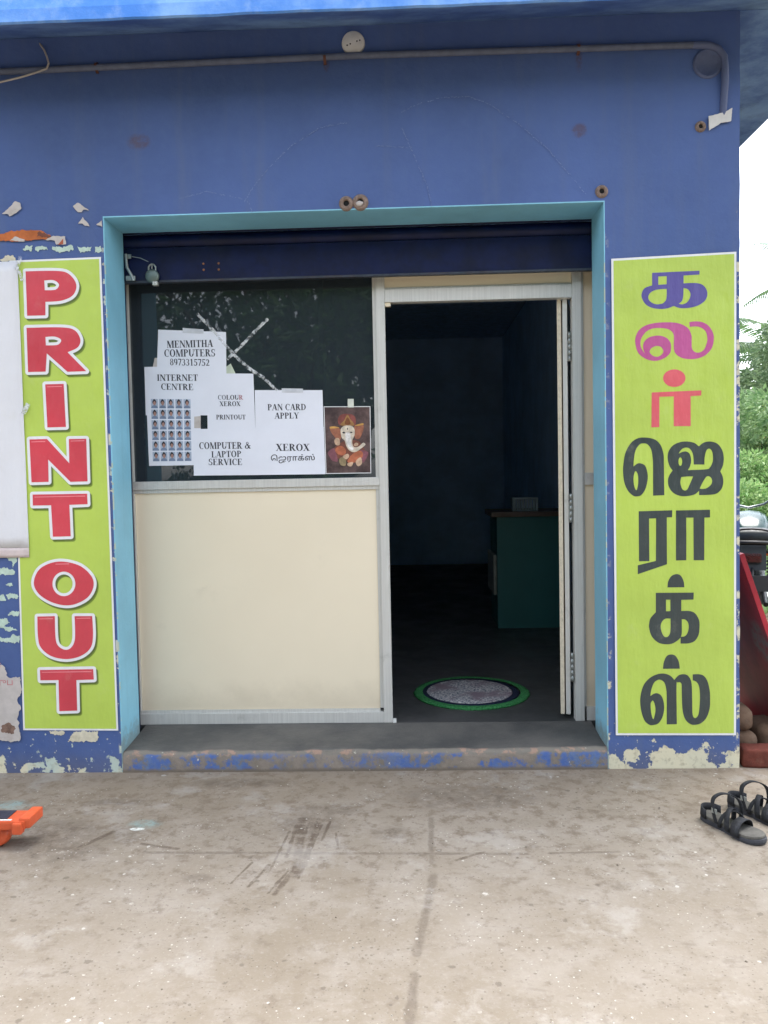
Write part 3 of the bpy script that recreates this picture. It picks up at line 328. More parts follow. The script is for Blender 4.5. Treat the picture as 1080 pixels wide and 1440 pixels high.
def threshold_mat():
    m = Mat('worn_threshold', .65, .35); p = m.xyz()
    w = m.noise(7, 7, .68); w2 = m.noise(17, 6, .7)
    top = m.mix(m.ramp(m.noise(3, 7, .65), .3, .7), lin('#4a4a49'), lin('#67645f'))
    top = m.mix(m.ramp(m.vor(31), .02, .045, .7, 0), top, lin('#8f8a80'))
    blue = m.mix(m.ramp(w2, .35, .65), lin('#4a64a0'), lin('#62748f'))
    grey = m.mix(m.ramp(w, .3, .7), lin('#6d6459'), lin('#8a8075'))
    worn = m.mx(m.blob(p[0:3:2], -.42, .055, .27, .09, w, .5), m.ramp(m.add(w, m.mul(m.sub(w2, .5), .5)), .43, .54))
    fr = m.mix(worn, blue, grey)
    lip = m.ramp(m.add(p[2], m.mul(m.sub(w, .5), .05)), .068, .078)
    fr = m.mix(lip, fr, m.mix(m.ramp(w2, .5, .6), lin('#7b756b'), lin('#a08472')))
    fr = m.mix(m.ramp(m.add(p[2], m.mul(m.sub(w2, .5), .03)), .004, .02, 1, 0), fr, lin('#6c6257'))
    fr = m.mix(m.ramp(m.noise(45, 5, .6), .68, .7), fr, lin('#c3bfb0'))
    col = m.mix(m.ramp(m.add(p[1], m.mul(m.sub(w, .5), .03)), .012, .03), fr, top)
    m.base(col); m.bump(m.add(m.noise(60, 6, .7), m.mul(w, 2)), .5, .006); return m.m
M_thr = threshold_mat()
def metal(name, h, rough=.4, k=.7):
    m = Mat(name, rough, .5, k); c = lin(h)
    br = m.noise(1, 5, .6, m.map((180, 180, 3)))
    col = m.mix(m.ramp(br, .3, .7), tuple(x*.92 for x in c[:3])+(1,), tuple(min(1, x*1.05) for x in c[:3])+(1,))
    col = m.mix(m.mul(m.ramp(m.noise(9, 7, .7), .55, .75), .3), col, lin('#7d7b74'))
    m.base(col); m.rough(m.ramp(m.noise(30, 5), .3, .7, rough-.08, rough+.12)); return m.m
M_alu = metal('brushed_aluminium', '#d2d1cc', .45, .3)
def cream():
    m = Mat('cream_laminate', .38, .45); p = m.xyz(); w = m.noise(5, 8, .7); c = lin('#efe2c8')
    col = m.mix(m.ramp(m.noise(1.2, 4), .3, .7), tuple(x*.95 for x in c[:3])+(1,), c)
    low = m.ramp(m.add(p[2], m.mul(m.sub(w, .5), .25)), .17, .34, 1, 0); col = m.mix(m.mul(low, .3), col, lin('#a89a84'))
    sm = m.mul(m.ramp(w, .58, .72), m.ramp(m.noise(1.7, 3), .5, .6)); col = m.mix(m.mul(sm, .16), col, lin('#a39680'))
    scr = m.ramp(m.noise(1, 3, .5, m.map((3, 3, 160), rot=(0, .5, 0))), .73, .76); col = m.mix(m.mul(scr, .12), col, lin('#b8ab95'))
    m.base(col); m.rough(m.ramp(w, .3, .7, .3, .5)); m.bump(m.noise(1.6, 3), .12, .02); return m.m
M_cream = cream() or simple('cream_laminate', '#efe2c8', .38, .45, 0, .04, 3, .03)
M_shut = simple('navy_shutter_paint', '#04123c', .5, .3, 0, .35, 9, .08, '#232a3c')
M_dark = simple('black_gap', '#141414', .8)
M_inw = simple('dim_blue_interior_wall', '#bcd6ee', .7, .3, 0, .12, 3, .1)
M_ceil = simple('interior_ceiling', '#aac4dc', .8, .2)
M_grime = simple('grimy_steel', '#9fa3a0', .38, .5, .7, .2, 30)
def glass():
    m = bpy.data.materials.new('tinted_window_glass'); m.use_nodes = True; t = m.node_tree; t.nodes.clear()
    o = t.nodes.new('ShaderNodeOutputMaterial'); mi = t.nodes.new('ShaderNodeMixShader'); tr = t.nodes.new('ShaderNodeBsdfTransparent')
    gl = t.nodes.new('ShaderNodeBsdfGlossy'); fr = t.nodes.new('ShaderNodeFresnel'); fr.inputs['IOR'].default_value = 1.55
    tr.inputs[0].default_value = (.20, .23, .25, 1); gl.inputs['Roughness'].default_value = .015; gl.inputs[0].default_value = (1, 1, 1, 1)
    nz = t.nodes.new('ShaderNodeTexNoise'); nz.inputs['Scale'].default_value = 2.5; bp = t.nodes.new('ShaderNodeBump'); bp.inputs['Strength'].default_value = .03; bp.inputs['Distance'].default_value = .02
    t.links.new(nz.outputs[0], bp.inputs['Height']); t.links.new(bp.outputs[0], gl.inputs['Normal'])
    t.links.new(fr.outputs[0], mi.inputs[0]); t.links.new(tr.outputs[0], mi.inputs[1]); t.links.new(gl.outputs[0], mi.inputs[2]); df = t.nodes.new('ShaderNodeBsdfDiffuse'); df.inputs[0].default_value = (.38, .5, .6, 1); m2 = t.nodes.new('ShaderNodeMixShader'); m2.inputs[0].default_value = .06  # weak bluish diffuse film painted in to lift the dark glass like veiling glare
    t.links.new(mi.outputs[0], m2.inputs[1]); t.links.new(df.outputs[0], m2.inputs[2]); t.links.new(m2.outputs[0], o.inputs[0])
    return m
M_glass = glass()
def concrete_ground():
    m = Mat('stained_concrete', .78, .3); p = m.xyz()
    w = m.noise(6, 8, .7); w2 = m.noise(17, 7, .68); big = m.noise(.8, 6, .6); near0 = m.ramp(p[1], -1.5, -.3, 0, 1)
    col = m.mix(m.ramp(big, .3, .7), lin('#786e60'), lin('#867d71'))
    col = m.mix(m.mul(m.ramp(w, .4, .68), .55), col, lin('#938c83'))
    col = m.mix(m.mul(m.ramp(m.add(w2, m.mul(near0, .05)), .52, .68), m.add(.45, m.mul(near0, .35))), col, lin('#62564a'))
    fine = m.noise(75, 6, .75)
    col = m.mix(m.mul(m.ramp(fine, .5, .75), .35), col, lin('#a39d94'))
    col = m.mix(m.mul(m.ramp(m.noise(120, 4, .7), .56, .72), .4), col, lin('#6b6157'))
    near = m.ramp(m.add(p[1], m.mul(m.sub(w, .5), .5)), -.75, -.02, 0, 1)
    col = m.mix(m.mul(near, .35), col, lin('#917f69'))
    XY = p[0:2]; B = lambda *a, wa=.8, s=.4: m.blob(XY, *a, w2, wa, s)
    dark = m.mx(B(-.40, -.55, .12, .1), B(-.75, -.14, .2, .05), B(-1.08, -.63, .09, .07), B(-1.25, -.75, .14, .1, wa=1), B(-.36, -.42, .13, .05),
                B(.2, -.3, .25, .12, wa=1.2), B(-.1, -.62, .06, .05), B(-1.2, -.33, .12, .03), B(.62, -1.0, .035, .025), B(-.72, -.95, .05, .03),
                B(-1.32, -.62, .16, .12))
    col = m.mix(m.mul(dark, .45), col, lin('#4c423a'))
    sc = m.mx(m.seg(XY, -.435, -.50, -.40, -.93, .016, w2, .018), m.seg(XY, -.375, -.50, -.385, -.86, .011, w2, .016), m.seg(XY, -.39, -.8, -.45, -1.05, .008, w2, .012),
              *[m.seg(XY, a_, b_, c_, d_, w_, w2, .010) for a_, b_, c_, d_, w_ in ((-.41, -.52, -.415, -.88, .006), (-.36, -.55, -.39, -.95, .005), (-.47, -.60, -.49, -.90, .004), (-.33, -.52, -.345, -.68, .005), (-.43, -.9, -.47, -1.04, .004), (-.56, -.84, -.60, -.98, .004), (-.30, -.62, -.28, -.74, .004), (-1.12, -.60, -1.2, -.74, .010), (-.98, -.70, -.84, -.74, .008), (.12, -.83, .22, -.77, .006))],
              m.seg(XY, -.45, -.55, -.45, -.80, .007, w2, .012), m.seg(XY, -.5, -.86, -.54, -1.0, .006, w2, .012))
    col = m.mix(m.mul(sc, .7), col, lin('#4a3c30'))
    jt = m.mx(m.seg(XY, -.95, -.765, .36, -.785, .008, w2, .016), m.seg(XY, .44, -.78, .67, -.772, .006, w2, .013), m.seg(XY, .045, -.93, -.012, -1.36, .012, w2, .017),
              m.seg(XY, .045, -.49, .04, -.85, .008, w2, .022), m.seg(XY, -.02, -1.45, -.045, -1.9, .012, w2, .02))
    col = m.mix(m.mul(jt, .5), col, lin('#574c42'))
    # paint drips
    n1 = m.noise(26, 6, .65); n2 = m.noise(60, 5, .7)
    def drops(sc, loc, r, cov, seed):
        v = m.vor(sc, m.map(loc=loc)); wob = m.add(m.mul(m.sub(n1, .5), .5), m.mul(m.sub(n2, .5), .3))
        return m.mul(m.ramp(m.add(v, wob), r, r+.03, 1, 0), m.ramp(m.noise(seed, 3), cov, cov+.04))
    sp = m.mx(drops(9, (.3, .7, 0), .06, .56, 2.1), drops(23, (1.3, .2, 0), .085, .54, 2.7), drops(52, (2.1, 3.2, 0), .10, .52, 3.3))
    col = m.mix(m.mul(sp, .62), col, lin('#bdbab3'))
    pit = m.mx(drops(14, (3.3, 1.7, 0), .10, .5, 2.4), drops(34, (5.3, 1.1, 0), .12, .46, 3.9), drops(70, (6.3, 2.1, 0), .14, .45, 4.4))
    col = m.mix(m.mul(pit, .6), col, lin('#5d544b'))
    strk = m.noise(1, 7, .7, m.map((7, 30, 1), rot=(0, 0, .12))); col = m.mix(m.mul(m.ramp(strk, .58, .66), .35), col, lin('#6a6056'))
    pale = m.noise(3.2, 8, .72, m.map(loc=(4, 4, 0))); col = m.mix(m.mul(m.ramp(pale, .54, .64), .4), col, lin('#a09b94'))
    tealspill = m.mx(B(-1.02, -.535, .055, .035, wa=.5), B(-1.62, -.35, .07, .04)); col = m.mix(m.mul(tealspill, .55), col, lin('#7fa3a3'))
    col = m.mix(B(-1.04, -.578, .028, .012, wa=.3, s=.2), col, lin('#dfe6e2'))
    m.base(col); m.rough(m.ramp(w, .3, .7, .68, .9))
    m.bump(m.add(m.add(m.mul(fine, .6), m.mul(w2, 1.2)), m.add(m.mul(jt, -1.2), m.mul(pit, -.6))), .35, .006); return m.m
M_conc = concrete_ground()
M_earth = cement('dry_earth', '#584c38', '#645a44', .9, '#48522f', .7)

# ------------------------------------------------------------------ the ground
def sheet(name, x0, x1, y0, y1, z, mat, th=.0, nx=2, ny=2):
    b = MB()
    if th: b.box(x0, x1, y0, y1, z-th, z)
    else: b.add([(x0, y0, z), (x1, y0, z), (x1, y1, z), (x0, y1, z)], [[0, 1, 2, 3]])
    return tag(b.build(name, mat), kind='structure')
sheet('ground', -600, 600, -600, 600, -.03, M_earth)
sheet('concrete_apron', -9, 3.4, -5.2, 1.1, 0., M_conc, .12)

# ------------------------------------------------------------------ the shop
shop = empty('shop_building', (0, 0, 0), 'blue painted single storey shop with a teal edged doorway and overhanging flat roof', 'shop')
X0, X1, ZT, HX0, HX1, HZ = -5., 1.377, 3.16, -1.300, .820, 2.408
def front_wall():
    xs = sorted(set([round(X0+i*.1, 4) for i in range(36)]+[HX0, HX1, X1]+[round(-1.5+i*.06, 4) for i in range(1, 48) if abs(-1.5+i*.06-HX0) > .015 and abs(-1.5+i*.06-HX1) > .015 and -1.5+i*.06 < 1.36]))
    zs = sorted(set([round(i*.06, 4) for i in range(0, 53) if abs(i*.06-HZ) > .015 and i*.06 < 3.14]+[HZ, ZT]))
    q = random.Random(3); b = MB(); idx = {}
    for i, x in enumerate(xs):
        for j, z in enumerate(zs):
            onx = x in (HX0, HX1) and z <= HZ; onz = z == HZ and HX0 <= x <= HX1
            px = x+(q.uniform(-.0016, .0016) if (onx or x == X1) else 0); pz = z+(q.uniform(-.0016, .0016) if onz else 0)
            py = .0018*math.sin(x*2.1+z*1.3)*math.sin(z*1.7+.5)*(0 if onx or onz else 1)
            idx[i, j] = len(b.v); b.v.append((px, py+.0, pz))
    for i in range(len(xs)-1):
        for j in range(len(zs)-1):
            if xs[i] >= HX0 and xs[i+1] <= HX1 and zs[j+1] <= HZ: continue
            b.f.append([idx[i, j], idx[i+1, j], idx[i+1, j+1], idx[i, j+1]]); b.sm.append(True)
    # thickness: back face, end faces, hole faces
    b.add([(X0, .23, 0), (HX0, .23, 0), (HX0, .23, ZT), (X0, .23, ZT)], [[3, 2, 1, 0]])
    b.add([(HX1, .23, 0), (X1, .23, 0), (X1, .23, ZT), (HX1, .23, ZT)], [[3, 2, 1, 0]])
    b.add([(HX0, .23, HZ), (HX1, .23, HZ), (HX1, .23, ZT), (HX0, .23, ZT)], [[3, 2, 1, 0]])
    n = len(zs)
    for j in range(n-1):
        a, c = b.v[idx[len(xs)-1, j]], b.v[idx[len(xs)-1, j+1]]
        b.add([a, c, (X1, .23, c[2]), (X1, .23, a[2])], [[0, 1, 2, 3]])
    for hx in (HX0, HX1):
        b.add([(hx, .002, 0), (hx, .23, 0), (hx, .23, HZ), (hx, .002, HZ)], [[0, 1, 2, 3]])
    b.add([(HX0, .002, HZ), (HX1, .002, HZ), (HX1, .23, HZ), (HX0, .23, HZ)], [[0, 1, 2, 3]])
    return b.build('front_wall', M_wall, shop, fix=False)
front_wall()
for args in ((HX0-.001, HX0+.003, -.0006, .23, .0, 2.404), (HX1-.003, HX1+.001, -.0006, .23, .0, 2.404), (HX0-.001, HX1+.001, -.0006, .23, 2.4045, 2.4095)):
    bx(*args).build('doorway_reveal', M_teal, shop)
# remaining shell of the building
bx(X1-.2, X1, .23, 7.2, 0, ZT).build('side_wall', M_wall, shop)
bx(X0, X0+.2, .23, 7.2, 0, ZT).build('end_wall', M_wall, shop)
bx(X0+.2, X1-.2, 7.0, 7.2, 0, ZT).build('back_wall', M_inw, shop)
# flat roof slab; along the front its edge is a sunshade that drops a little outwards
bx(X0, 1.95, .001, 7.5, ZT, 3.52).build('roof_slab', M_soffit, shop)
def chajja():
    OV, ZE = -.38, 3.016; q = random.Random(9); n = 110; V = []; w = 0.
    for i in range(n+1):
        x = X0+(1.95-X0)*i/n; w = w*.7+q.uniform(-.0018, .0018)
        V += [(x, -.0005, ZT+.0015), (x, OV*.5, (ZT+ZE)/2+w*.5), (x, OV+.006, ZE-.001+w), (x, OV-.003, ZE+.004+w), (x, OV-.002, ZE+.05), (x, OV+.05, 3.36), (x, -.0005, 3.44)]
    k = 7; b = MB(); b.add(V[:], [[i*k+j, i*k+j+1, (i+1)*k+j+1, (i+1)*k+j] for i in range(n) for j in range(0, 2)], True); sof = b.build('sunshade_soffit', M_soffit, shop, fix=False)
    b = MB(); F = [[i*k+j, i*k+j+1, (i+1)*k+j+1, (i+1)*k+j] for i in range(n) for j in range(2, 6)]; F += [list(range(k)), [n*k+j for j in range(k)]]
    b.add(V, F, False); b.build('roof_fascia', M_fascia, shop, fix=False)
chajja()
bx(-1.9, -1.7, .232, 6.998, .0, 3.158).build('partition_wall', M_inw, shop)
for xa, xb in ((X1-.212, X1-.202), (-1.698, -1.69)): bx(xa, xb, .4, 6.99, .113, 2.985).build('interior_wall', M_inw, shop)
bx(-1.689, X1-.213, .4, 6.99, 2.99, 3.05).build('interior_ceiling', M_ceil, shop)
bx(-1.69, X1-.2, .318, 7., .0, .112).build('interior_floor', M_floor, shop)
def threshold():
    b = MB(); q = random.Random(5); nx = 90; prof = [(-.006, -.002), (-.004, .03), (-.003, .06), (.0, .074), (.006, .083), (.016, .087), (.05, .089), (.12, .094), (.24, .104), (.3185, .112)]
    xs = [HX0+.004+(HX1-HX0-.008)*i/nx for i in range(nx+1)]; off = 0.; dip = 0.; V = []
    for i, x in enumerate(xs):
        off = off*.8+q.uniform(-.0028, .0028); dip = dip*.8+q.uniform(-.0032, .0026)
        chip = .010*math.exp(-((x+.40)/.22)**2)
        for k, (y, z) in enumerate(prof):
            e = 1 if k in (3, 4, 5) else (.5 if k in (1, 2, 6) else 0)
            V.append((x, y+off*e+chip*(1 if k in (2, 3, 4) else 0), z+dip*e-chip*.4*(1 if k in (4, 5) else 0)))
    n = len(prof); F = [[i*n+k, i*n+k+1, (i+1)*n+k+1, (i+1)*n+k] for i in range(nx) for k in range(n-1)]
    b.add(V, F, True); return b.build('doorway_threshold', M_thr, shop)
threshold()

# aluminium and laminate partition set back in the doorway
FR = .32
window = bx(-1.36, -.156, FR, .37, 1.236, 1.2745, b=.002).build('window_frame', M_alu, shop)
for nm, args, bv in (('rail_lip', (-1.36, -.156, FR+.008, .366, 1.2185, 1.2355), 0), ('mullion', (-.156, -.115, FR-.001, .372, .1125, 2.3), .002), ('mullion_bead', (-.1725, -.1565, FR+.012, .366, .18, 2.3), 0),
                     ('bottom_rail', (-1.36, -.1565, FR, .37, .1125, .164), .002), ('rail_bead', (-1.36, -.173, FR+.009, .366, .1645, .178), 0), ('side_post', (-1.36, -1.318, FR, .37, .1785, 1.218), 0), ('side_post', (-1.36, -1.318, FR, .37, 1.275, 2.3), 0), ('top_rail', (-1.317, -.173, FR+.004, .37, 2.215, 2.3), 0)):
    bx(*args, b=bv).build(nm, M_alu, window)
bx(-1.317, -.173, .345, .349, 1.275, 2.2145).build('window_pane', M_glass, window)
bx(-.437, -.413, .43, .47, 1.20, 2.26).build('window_mullion', M_alu, window)
bx(-1.317, -.173, .336, .350, .1785, 1.218).build('laminate_panel', M_cream, window)
dframe = bx(.745, .787, FR-.001, .372, .1125, 2.3, b=.002).build('door_frame', M_alu, shop)
for nm, args, bv in (('post_bead', (.7875, .798, FR+.012, .366, .177, 2.3), 0), ('top_rail', (-.1145, .7445, FR, .37, 2.081, 2.1405), .002), ('rail_bead', (-.1145, .7445, FR+.012, .366, 2.141, 2.1505), 0),
                     ('side_rail', (.7985, .90, FR+.008, .37, 1.22, 1.275), .001), ('base_rail', (.7985, .90, FR+.006, .37, .1125, .176), .001)):
    bx(*args, b=bv).build(nm, M_alu, dframe)
bx(-.1145, .7445, .338, .35, 2.151, 2.3).build('transom_panel', M_cream, dframe)
bx(.7985, .90, .34, .352, 1.2755, 2.3).build('side_panel', M_cream, dframe); bx(.7985, .90, .34, .352, .1765, 1.2195).build('side_panel', M_cream, dframe)
bx(-.114, -.088, FR+.006, .35, 2.064, 2.0805, b=.001).build('door_catch', M_cream, dframe)
bx(-.114, -.098, FR-.006, .34, .1125, .128, b=.001).build('door_stop', simple('white_plastic', '#dcdcd8', .4), dframe)
lm = Matrix.Translation((.727, .352, 0)) @ Matrix.Rotation(R(-14), 4, 'Z')
M_edge = simple('laminate_cut_edge', '#dccfb8', .55, .4, 0, .1, 60, .15, '#a59b86')
dl = MB(); dl.box(-.0205, 0, 0, .8, .134, 2.082, b=.0015, M=lm); leaf = dl.build('door_leaf', M_alu, shop)
dl = MB(); dl.box(-.046, -.027, 0, .8, .134, 2.082, b=.0012, M=lm); dl.build('door_facing', M_edge, leaf)
dl = MB(); dl.box(-.0268, -.0207, .014, .78, .14, 2.078, M=lm); dl.build('door_core', simple('raw_board_core', '#4c3d2c', .9), leaf)
for hz in (1.86, 1.113, .364):
    h = MB()
    for k in range(5): h.lathe([(0, 0), (.0065, 0), (.0065, .026), (0, .026)], 12, Matrix.Translation((.7345, .338, hz-.068+k*.0272)))
    h.box(.7255, .7335, .338, .3415, hz-.066, hz+.03); h.box(.7355, .744, .3385, .342, hz-.03, hz+.06)
    h.build('hinge', M_grime, leaf)

# rolling shutter pulled up into the head of the doorway
sh = MB(); sh.box(-1.335, .86, .246, .256, 2.192, 2.34, b=.002); shutter = sh.build('roller_shutter', M_shut, shop)
for k in range(2):
    b = MB(); z0 = 2.343+k*.062; pr = [(.256-.016*math.sin(PI*i/8), z0+.058*i/8) for i in range(9)]
    vs = [(x, y, z) for x in (-1.335, .86) for y, z in pr]; b.add(vs, [[i, i+1, 9+i+1, 9+i] for i in range(8)], True); b.build('shutter_slat', M_shut, shutter)
b = MB(); b.box(-1.335, .86, .236, .262, 2.181, 2.1915, b=.002); b.build('bottom_rail', simple('shutter_rail_steel', '#3f4550', .5, .5, .5, .2, 20, .05, '#5c4030'), shutter)
for x in (-1.343, .834):
    for ya, yb in ((.234, .2455), (.2568, .268)): bx(x, x+.038, ya, yb, .113, 2.46).build('guide_rail', M_shut, shutter)
M_rust = simple('rusty_rivet', '#9a6e55', .6, .4, .3)
for x, z in ((-.936, 2.262), (-.866, 2.262), (-.935, 2.235), (-.866, 2.234)):
    rvs = MB(); rvs.blob((x, .2455, z), (.006, .004, .006), 1); rvs.build('rivet', M_rust, shutter)
lt = MB(); lt.box(-1.2905, -1.262, .226, .234, 2.29, 2.31, b=.002); lt.tube([(-1.285, .226, 2.31), (-1.28, .222, 2.25), (-1.262, .222, 2.215), (-1.255, .226, 2.19)], .007, 8); lt.box(-1.288, -1.245, .222, .233, 2.19, 2.212, b=.003)
lt.tube([(-1.26, .23, 2.30), (-1.22, .232, 2.292), (-1.185, .232, 2.275)], .002, 6)
lt.build('shutter_latch', M_grime, shutter)
b = MB(); b.tube([(-1.165, .2455, 2.262), (-1.165, .222, 2.262), (-1.165, .218, 2.24), (-1.165, .2455, 2.236)], .003, 8); b.build('staple', M_grime, shutter)

# worn patches on the wall where old bills pulled the paint away
M_mint = simple('old_mint_limewash', '#b9cdbf', .8, .2, 0, .12, 30, .2); M_lime = simple('old_cream_limewash', '#cfc8b2', .8, .2, 0, .12, 30, .2, '#8d8467')
def jag(pts, amp, q, step=.006):
    out = []; P = vec(pts); n = len(P)
    for i in range(n):
        a, b = P[i], P[(i+1) % n]; k = max(1, int((b-a).length/step)); t = (b-a).normalized() if (b-a).length > 1e-6 else Vector((1, 0)); nn = Vector((t.y, -t.x)); r = 0
        for j in range(k):
            r = r*.5+q.uniform(-amp, amp); out.append(a.lerp(b, j/k)+nn*(r if j else r*.4))
    return out
q = random.Random(11)
for k in ('m1', 'm2', 'm3', 'm4', 'm5', 'm6', 'm7', 'm8', 'm9', 'c1', 'c2', 'c3', 'c4', 'c5'): flat('flaked_paint', [jag(D['S'][k], .004, q, .004)], -.0026, .0006, M_mint, shop)
for k in ('b1', 'b2', 'c6'): flat('flaked_paint', [jag(D['S'][k], .004, q, .004)], -.0026, .0006, M_lime, shop)
# faint chalk arcs above the doorway
ck = MB(); q = random.Random(4)
arcs = [[(-.70, 2.44), (-.655, 2.507), (-.593, 2.579), (-.485, 2.678), (-.363, 2.747), (-.243, 2.767)], [(-.02, 2.80), (.05, 2.83), (.146, 2.852), (.265, 2.854), (.353, 2.816), (.47, 2.733), (.587, 2.628), (.674, 2.523), (.747, 2.433)],
        [(-.019, 2.736), (.038, 2.602), (.081, 2.498), (.1, 2.409)], [(-.125, 2.666), (.009, 2.653)], [(-.681, 2.463), (-.658, 2.409)], [(-.98, 2.47), (-.85, 2.50), (-.70, 2.465)]]
for a in arcs:
    for (xa, za), (xb, zb) in zip(a, a[1:]):
        L = math.hypot(xb-xa, zb-za); n = int(L/.006); tx, tz = (xb-xa)/L, (zb-za)/L
        for i in range(n):
            if q.random() < .25: continue
            u = i/n; l = .006; w = q.uniform(.0006, .0018); x = xa+(xb-xa)*u+q.gauss(0, .0012); z = za+(zb-za)*u+q.gauss(0, .0012)
            ck.add([(x-tz*w, -.0026, z+tx*w), (x+tx*l-tz*w, -.0026, z+tz*l+tx*w), (x+tx*l+tz*w, -.0026, z+tz*l-tx*w), (x+tz*w, -.0026, z-tx*w)], [[3, 2, 1, 0]])
tag(ck.build('chalk_marks', simple('faint_chalk', '#7282aa', .9, .1), shop, fix=False), kind='stuff')
# ------------------------------------------------------------------ printed vinyl signs
def vinyl(name, a, rough=.42, var=.07):
    m = Mat(name, rough, .5); c = lin(a)
    f = m.noise(2.2, 5, .6)
    col = m.mix(m.ramp(f, .3, .7), tuple(x*(1-var) for x in c[:3])+(1,), tuple(x*(1+var) for x in c[:3])+(1,))
    d = m.noise(9, 8, .7); col = m.mix(m.mul(m.ramp(d, .55, .8), .16), col, lin('#c9c6ae'))
    m.base(col); m.rough(m.ramp(m.noise(14, 5), .3, .7, rough-.1, rough+.12))
    st = m.noise(1, 5, .55, m.map((14, 14, 3.5))); m.bump(m.add(m.noise(3.2, 5), m.mul(st, .8)), .45, .02); return m.m
M_lime_v = vinyl('lime_green_print', '#b4cb58'); M_white_v = vinyl('white_vinyl', '#e4e4e6', .4, .03)
INK = dict(indigo=vinyl('indigo_print', '#5a5296', .4), magenta=vinyl('magenta_print', '#b9558f', .4), coral=vinyl('coral_print', '#d8606a', .4), dark=vinyl('charcoal_print', '#3a4343', .4))
M_red_v = vinyl('red_print', '#cc4350', .4, .12); M_sh1 = vinyl('printed_drop_shadow', '#7d9436', .45); M_sh2 = vinyl('printed_dark_shadow', '#5b6b30', .45)
M_redhi = vinyl('pale_red_print', '#ea8a92', .4)
def quad_loop(q, inset=0):
    l = vec(q); return offset(l, -inset) if inset else l
def inner(q, d):
    l = vec(q); c = sum(l, Vector((0, 0)))/4
    return [Vector((p.x+(d if p.x < c.x else -d), p.y+(d if p.y < c.y else -d))) for p in l]
r = D['signR']; cx = .855
sR = empty('vinyl_sign', (1.108, 0, .146), 'tall lime green sign with large Tamil letters, right of the doorway', 'sign')
def under(o, root):
    o.parent = root; o.matrix_parent_inverse = Matrix.Translation(-root.location); return o
under(flat('sheet', [vec(r)], -.0042, .0016, M_white_v), sR)
under(flat('printed_panel', [inner(r, .009)], -.0048, .0005, M_lime_v), sR)
for col, loops in D['R']:
    under(flat('letter', [catmull(mm(l)) for l in loops], -.0054, .0005, INK[col]), sR)
l = D['signL']
sL = empty('vinyl_sign', (-1.52, 0, .19), 'tall lime green sign with red white-edged capital letters, left of the doorway', 'sign')
under(flat('sheet', [vec(l)], -.0042, .0016, M_white_v), sL)
under(flat('printed_panel', [inner(l, .008)], -.0048, .0005, M_lime_v), sL)
for loops in D['L']:
    base = [catmull(mm(x), 6) for x in loops]
    outl = [offset(base[0], .0125)]+([offset(base[1], -.0125)] if len(base) > 1 else [])
    o = under(flat('letter', base, -.0074, .0005, M_red_v), sL)
    for nm, dx, dz, gr, yy, mt in (('letter_outline', 0, 0, 0, -.0067, M_white_v), ('letter_shadow', .006, -.008, -.001, -.0060, M_sh2), ('letter_shadow', .0085, -.0115, .0, -.0054, M_sh1)):
        lp = [[p+Vector((dx, dz)) for p in (offset(x, gr) if gr else x)] for x in outl]
        u = flat(nm, lp, yy, .0005, mt); u.parent = o
    top = max(p.y for p in base[0]); 
    # thin printed gleam just under the top edge
    runs = [(p, base[0][(i+1) % len(base[0])]) for i, p in enumerate(base[0])]
    runs = [(min(p.x, r_.x)+.008, max(p.x, r_.x)-.008) for p, r_ in runs if p.y > top-.014 and r_.y > top-.014 and abs(p.x-r_.x) > .045]
    if len(loops[0]) == 12 and len(loops) > 1 and len(loops[0][0]) == 2: runs = [(-1.62+.06, -1.62+.12)]
    for x0, x1 in runs:
        if x1-x0 > .02:
            u = flat('letter_gleam', [[Vector((x0, top-.0095)), Vector((x1, top-.0085)), Vector((x1, top-.0125)), Vector((x0, top-.0125))]] , -.0080, .0004, M_redhi)
            u.parent = o

M_paper = simple('white_printer_paper', '#e3e5ee', .55, .4, 0, .03, 4, .03)
M_oldpaper = simple('yellowed_torn_paper', '#beb7b2', .8, .2, 0, .08, 25, .2, '#9c8a7f')
def rough_sheet(name, x0, x1, z0, z1, y, mat, th=.0012, wave=.0025, nx=14, nz=26, parent=None, skew=0.):
    b = MB(); V = []
    for s in (0, 1):
        for i in range(nx+1):
            for j in range(nz+1):
                x = x0+(x1-x0)*i/nx; z = z0+(z1-z0)*j/nz
                V.append((x+skew*(z-z0), y-wave*(.5+.5*math.sin(x*9+z*5)*math.sin(z*7-1))+s*th, z))
    N = (nx+1)*(nz+1); k = lambda i, j, s: s*N+i*(nz+1)+j; F = []
    for i in range(nx):
        for j in range(nz): F += [[k(i, j, 0), k(i+1, j, 0), k(i+1, j+1, 0), k(i, j+1, 0)], [k(i, j, 1), k(i, j+1, 1), k(i+1, j+1, 1), k(i+1, j, 1)]]
    for i in range(nx): F += [[k(i, 0, 0), k(i, 0, 1), k(i+1, 0, 1), k(i+1, 0, 0)], [k(i, nz, 0), k(i+1, nz, 0), k(i+1, nz, 1), k(i, nz, 1)]]
    for j in range(nz): F += [[k(0, j, 0), k(0, j+1, 0), k(0, j+1, 1), k(0, j, 1)], [k(nx, j, 0), k(nx, j, 1), k(nx, j+1, 1), k(nx, j+1, 0)]]
    b.add(V, F, True); return b.build(name, mat, parent)
bill = tag(rough_sheet('blank_poster', -2.35, -1.674, .999, 2.229, -.0085, vinyl('white_poster_back', '#dcdce0', .5, .03)), 'large blank white poster overlapping the left edge of the lime sign', 'poster')
o = rough_sheet('poster_margin', -2.35, -1.6745, .957, .9985, -.0085, simple('pinkish_paper_margin', '#cbbdba', .7, .2, 0, .1, 20), parent=bill, nz=3)
tapes = []
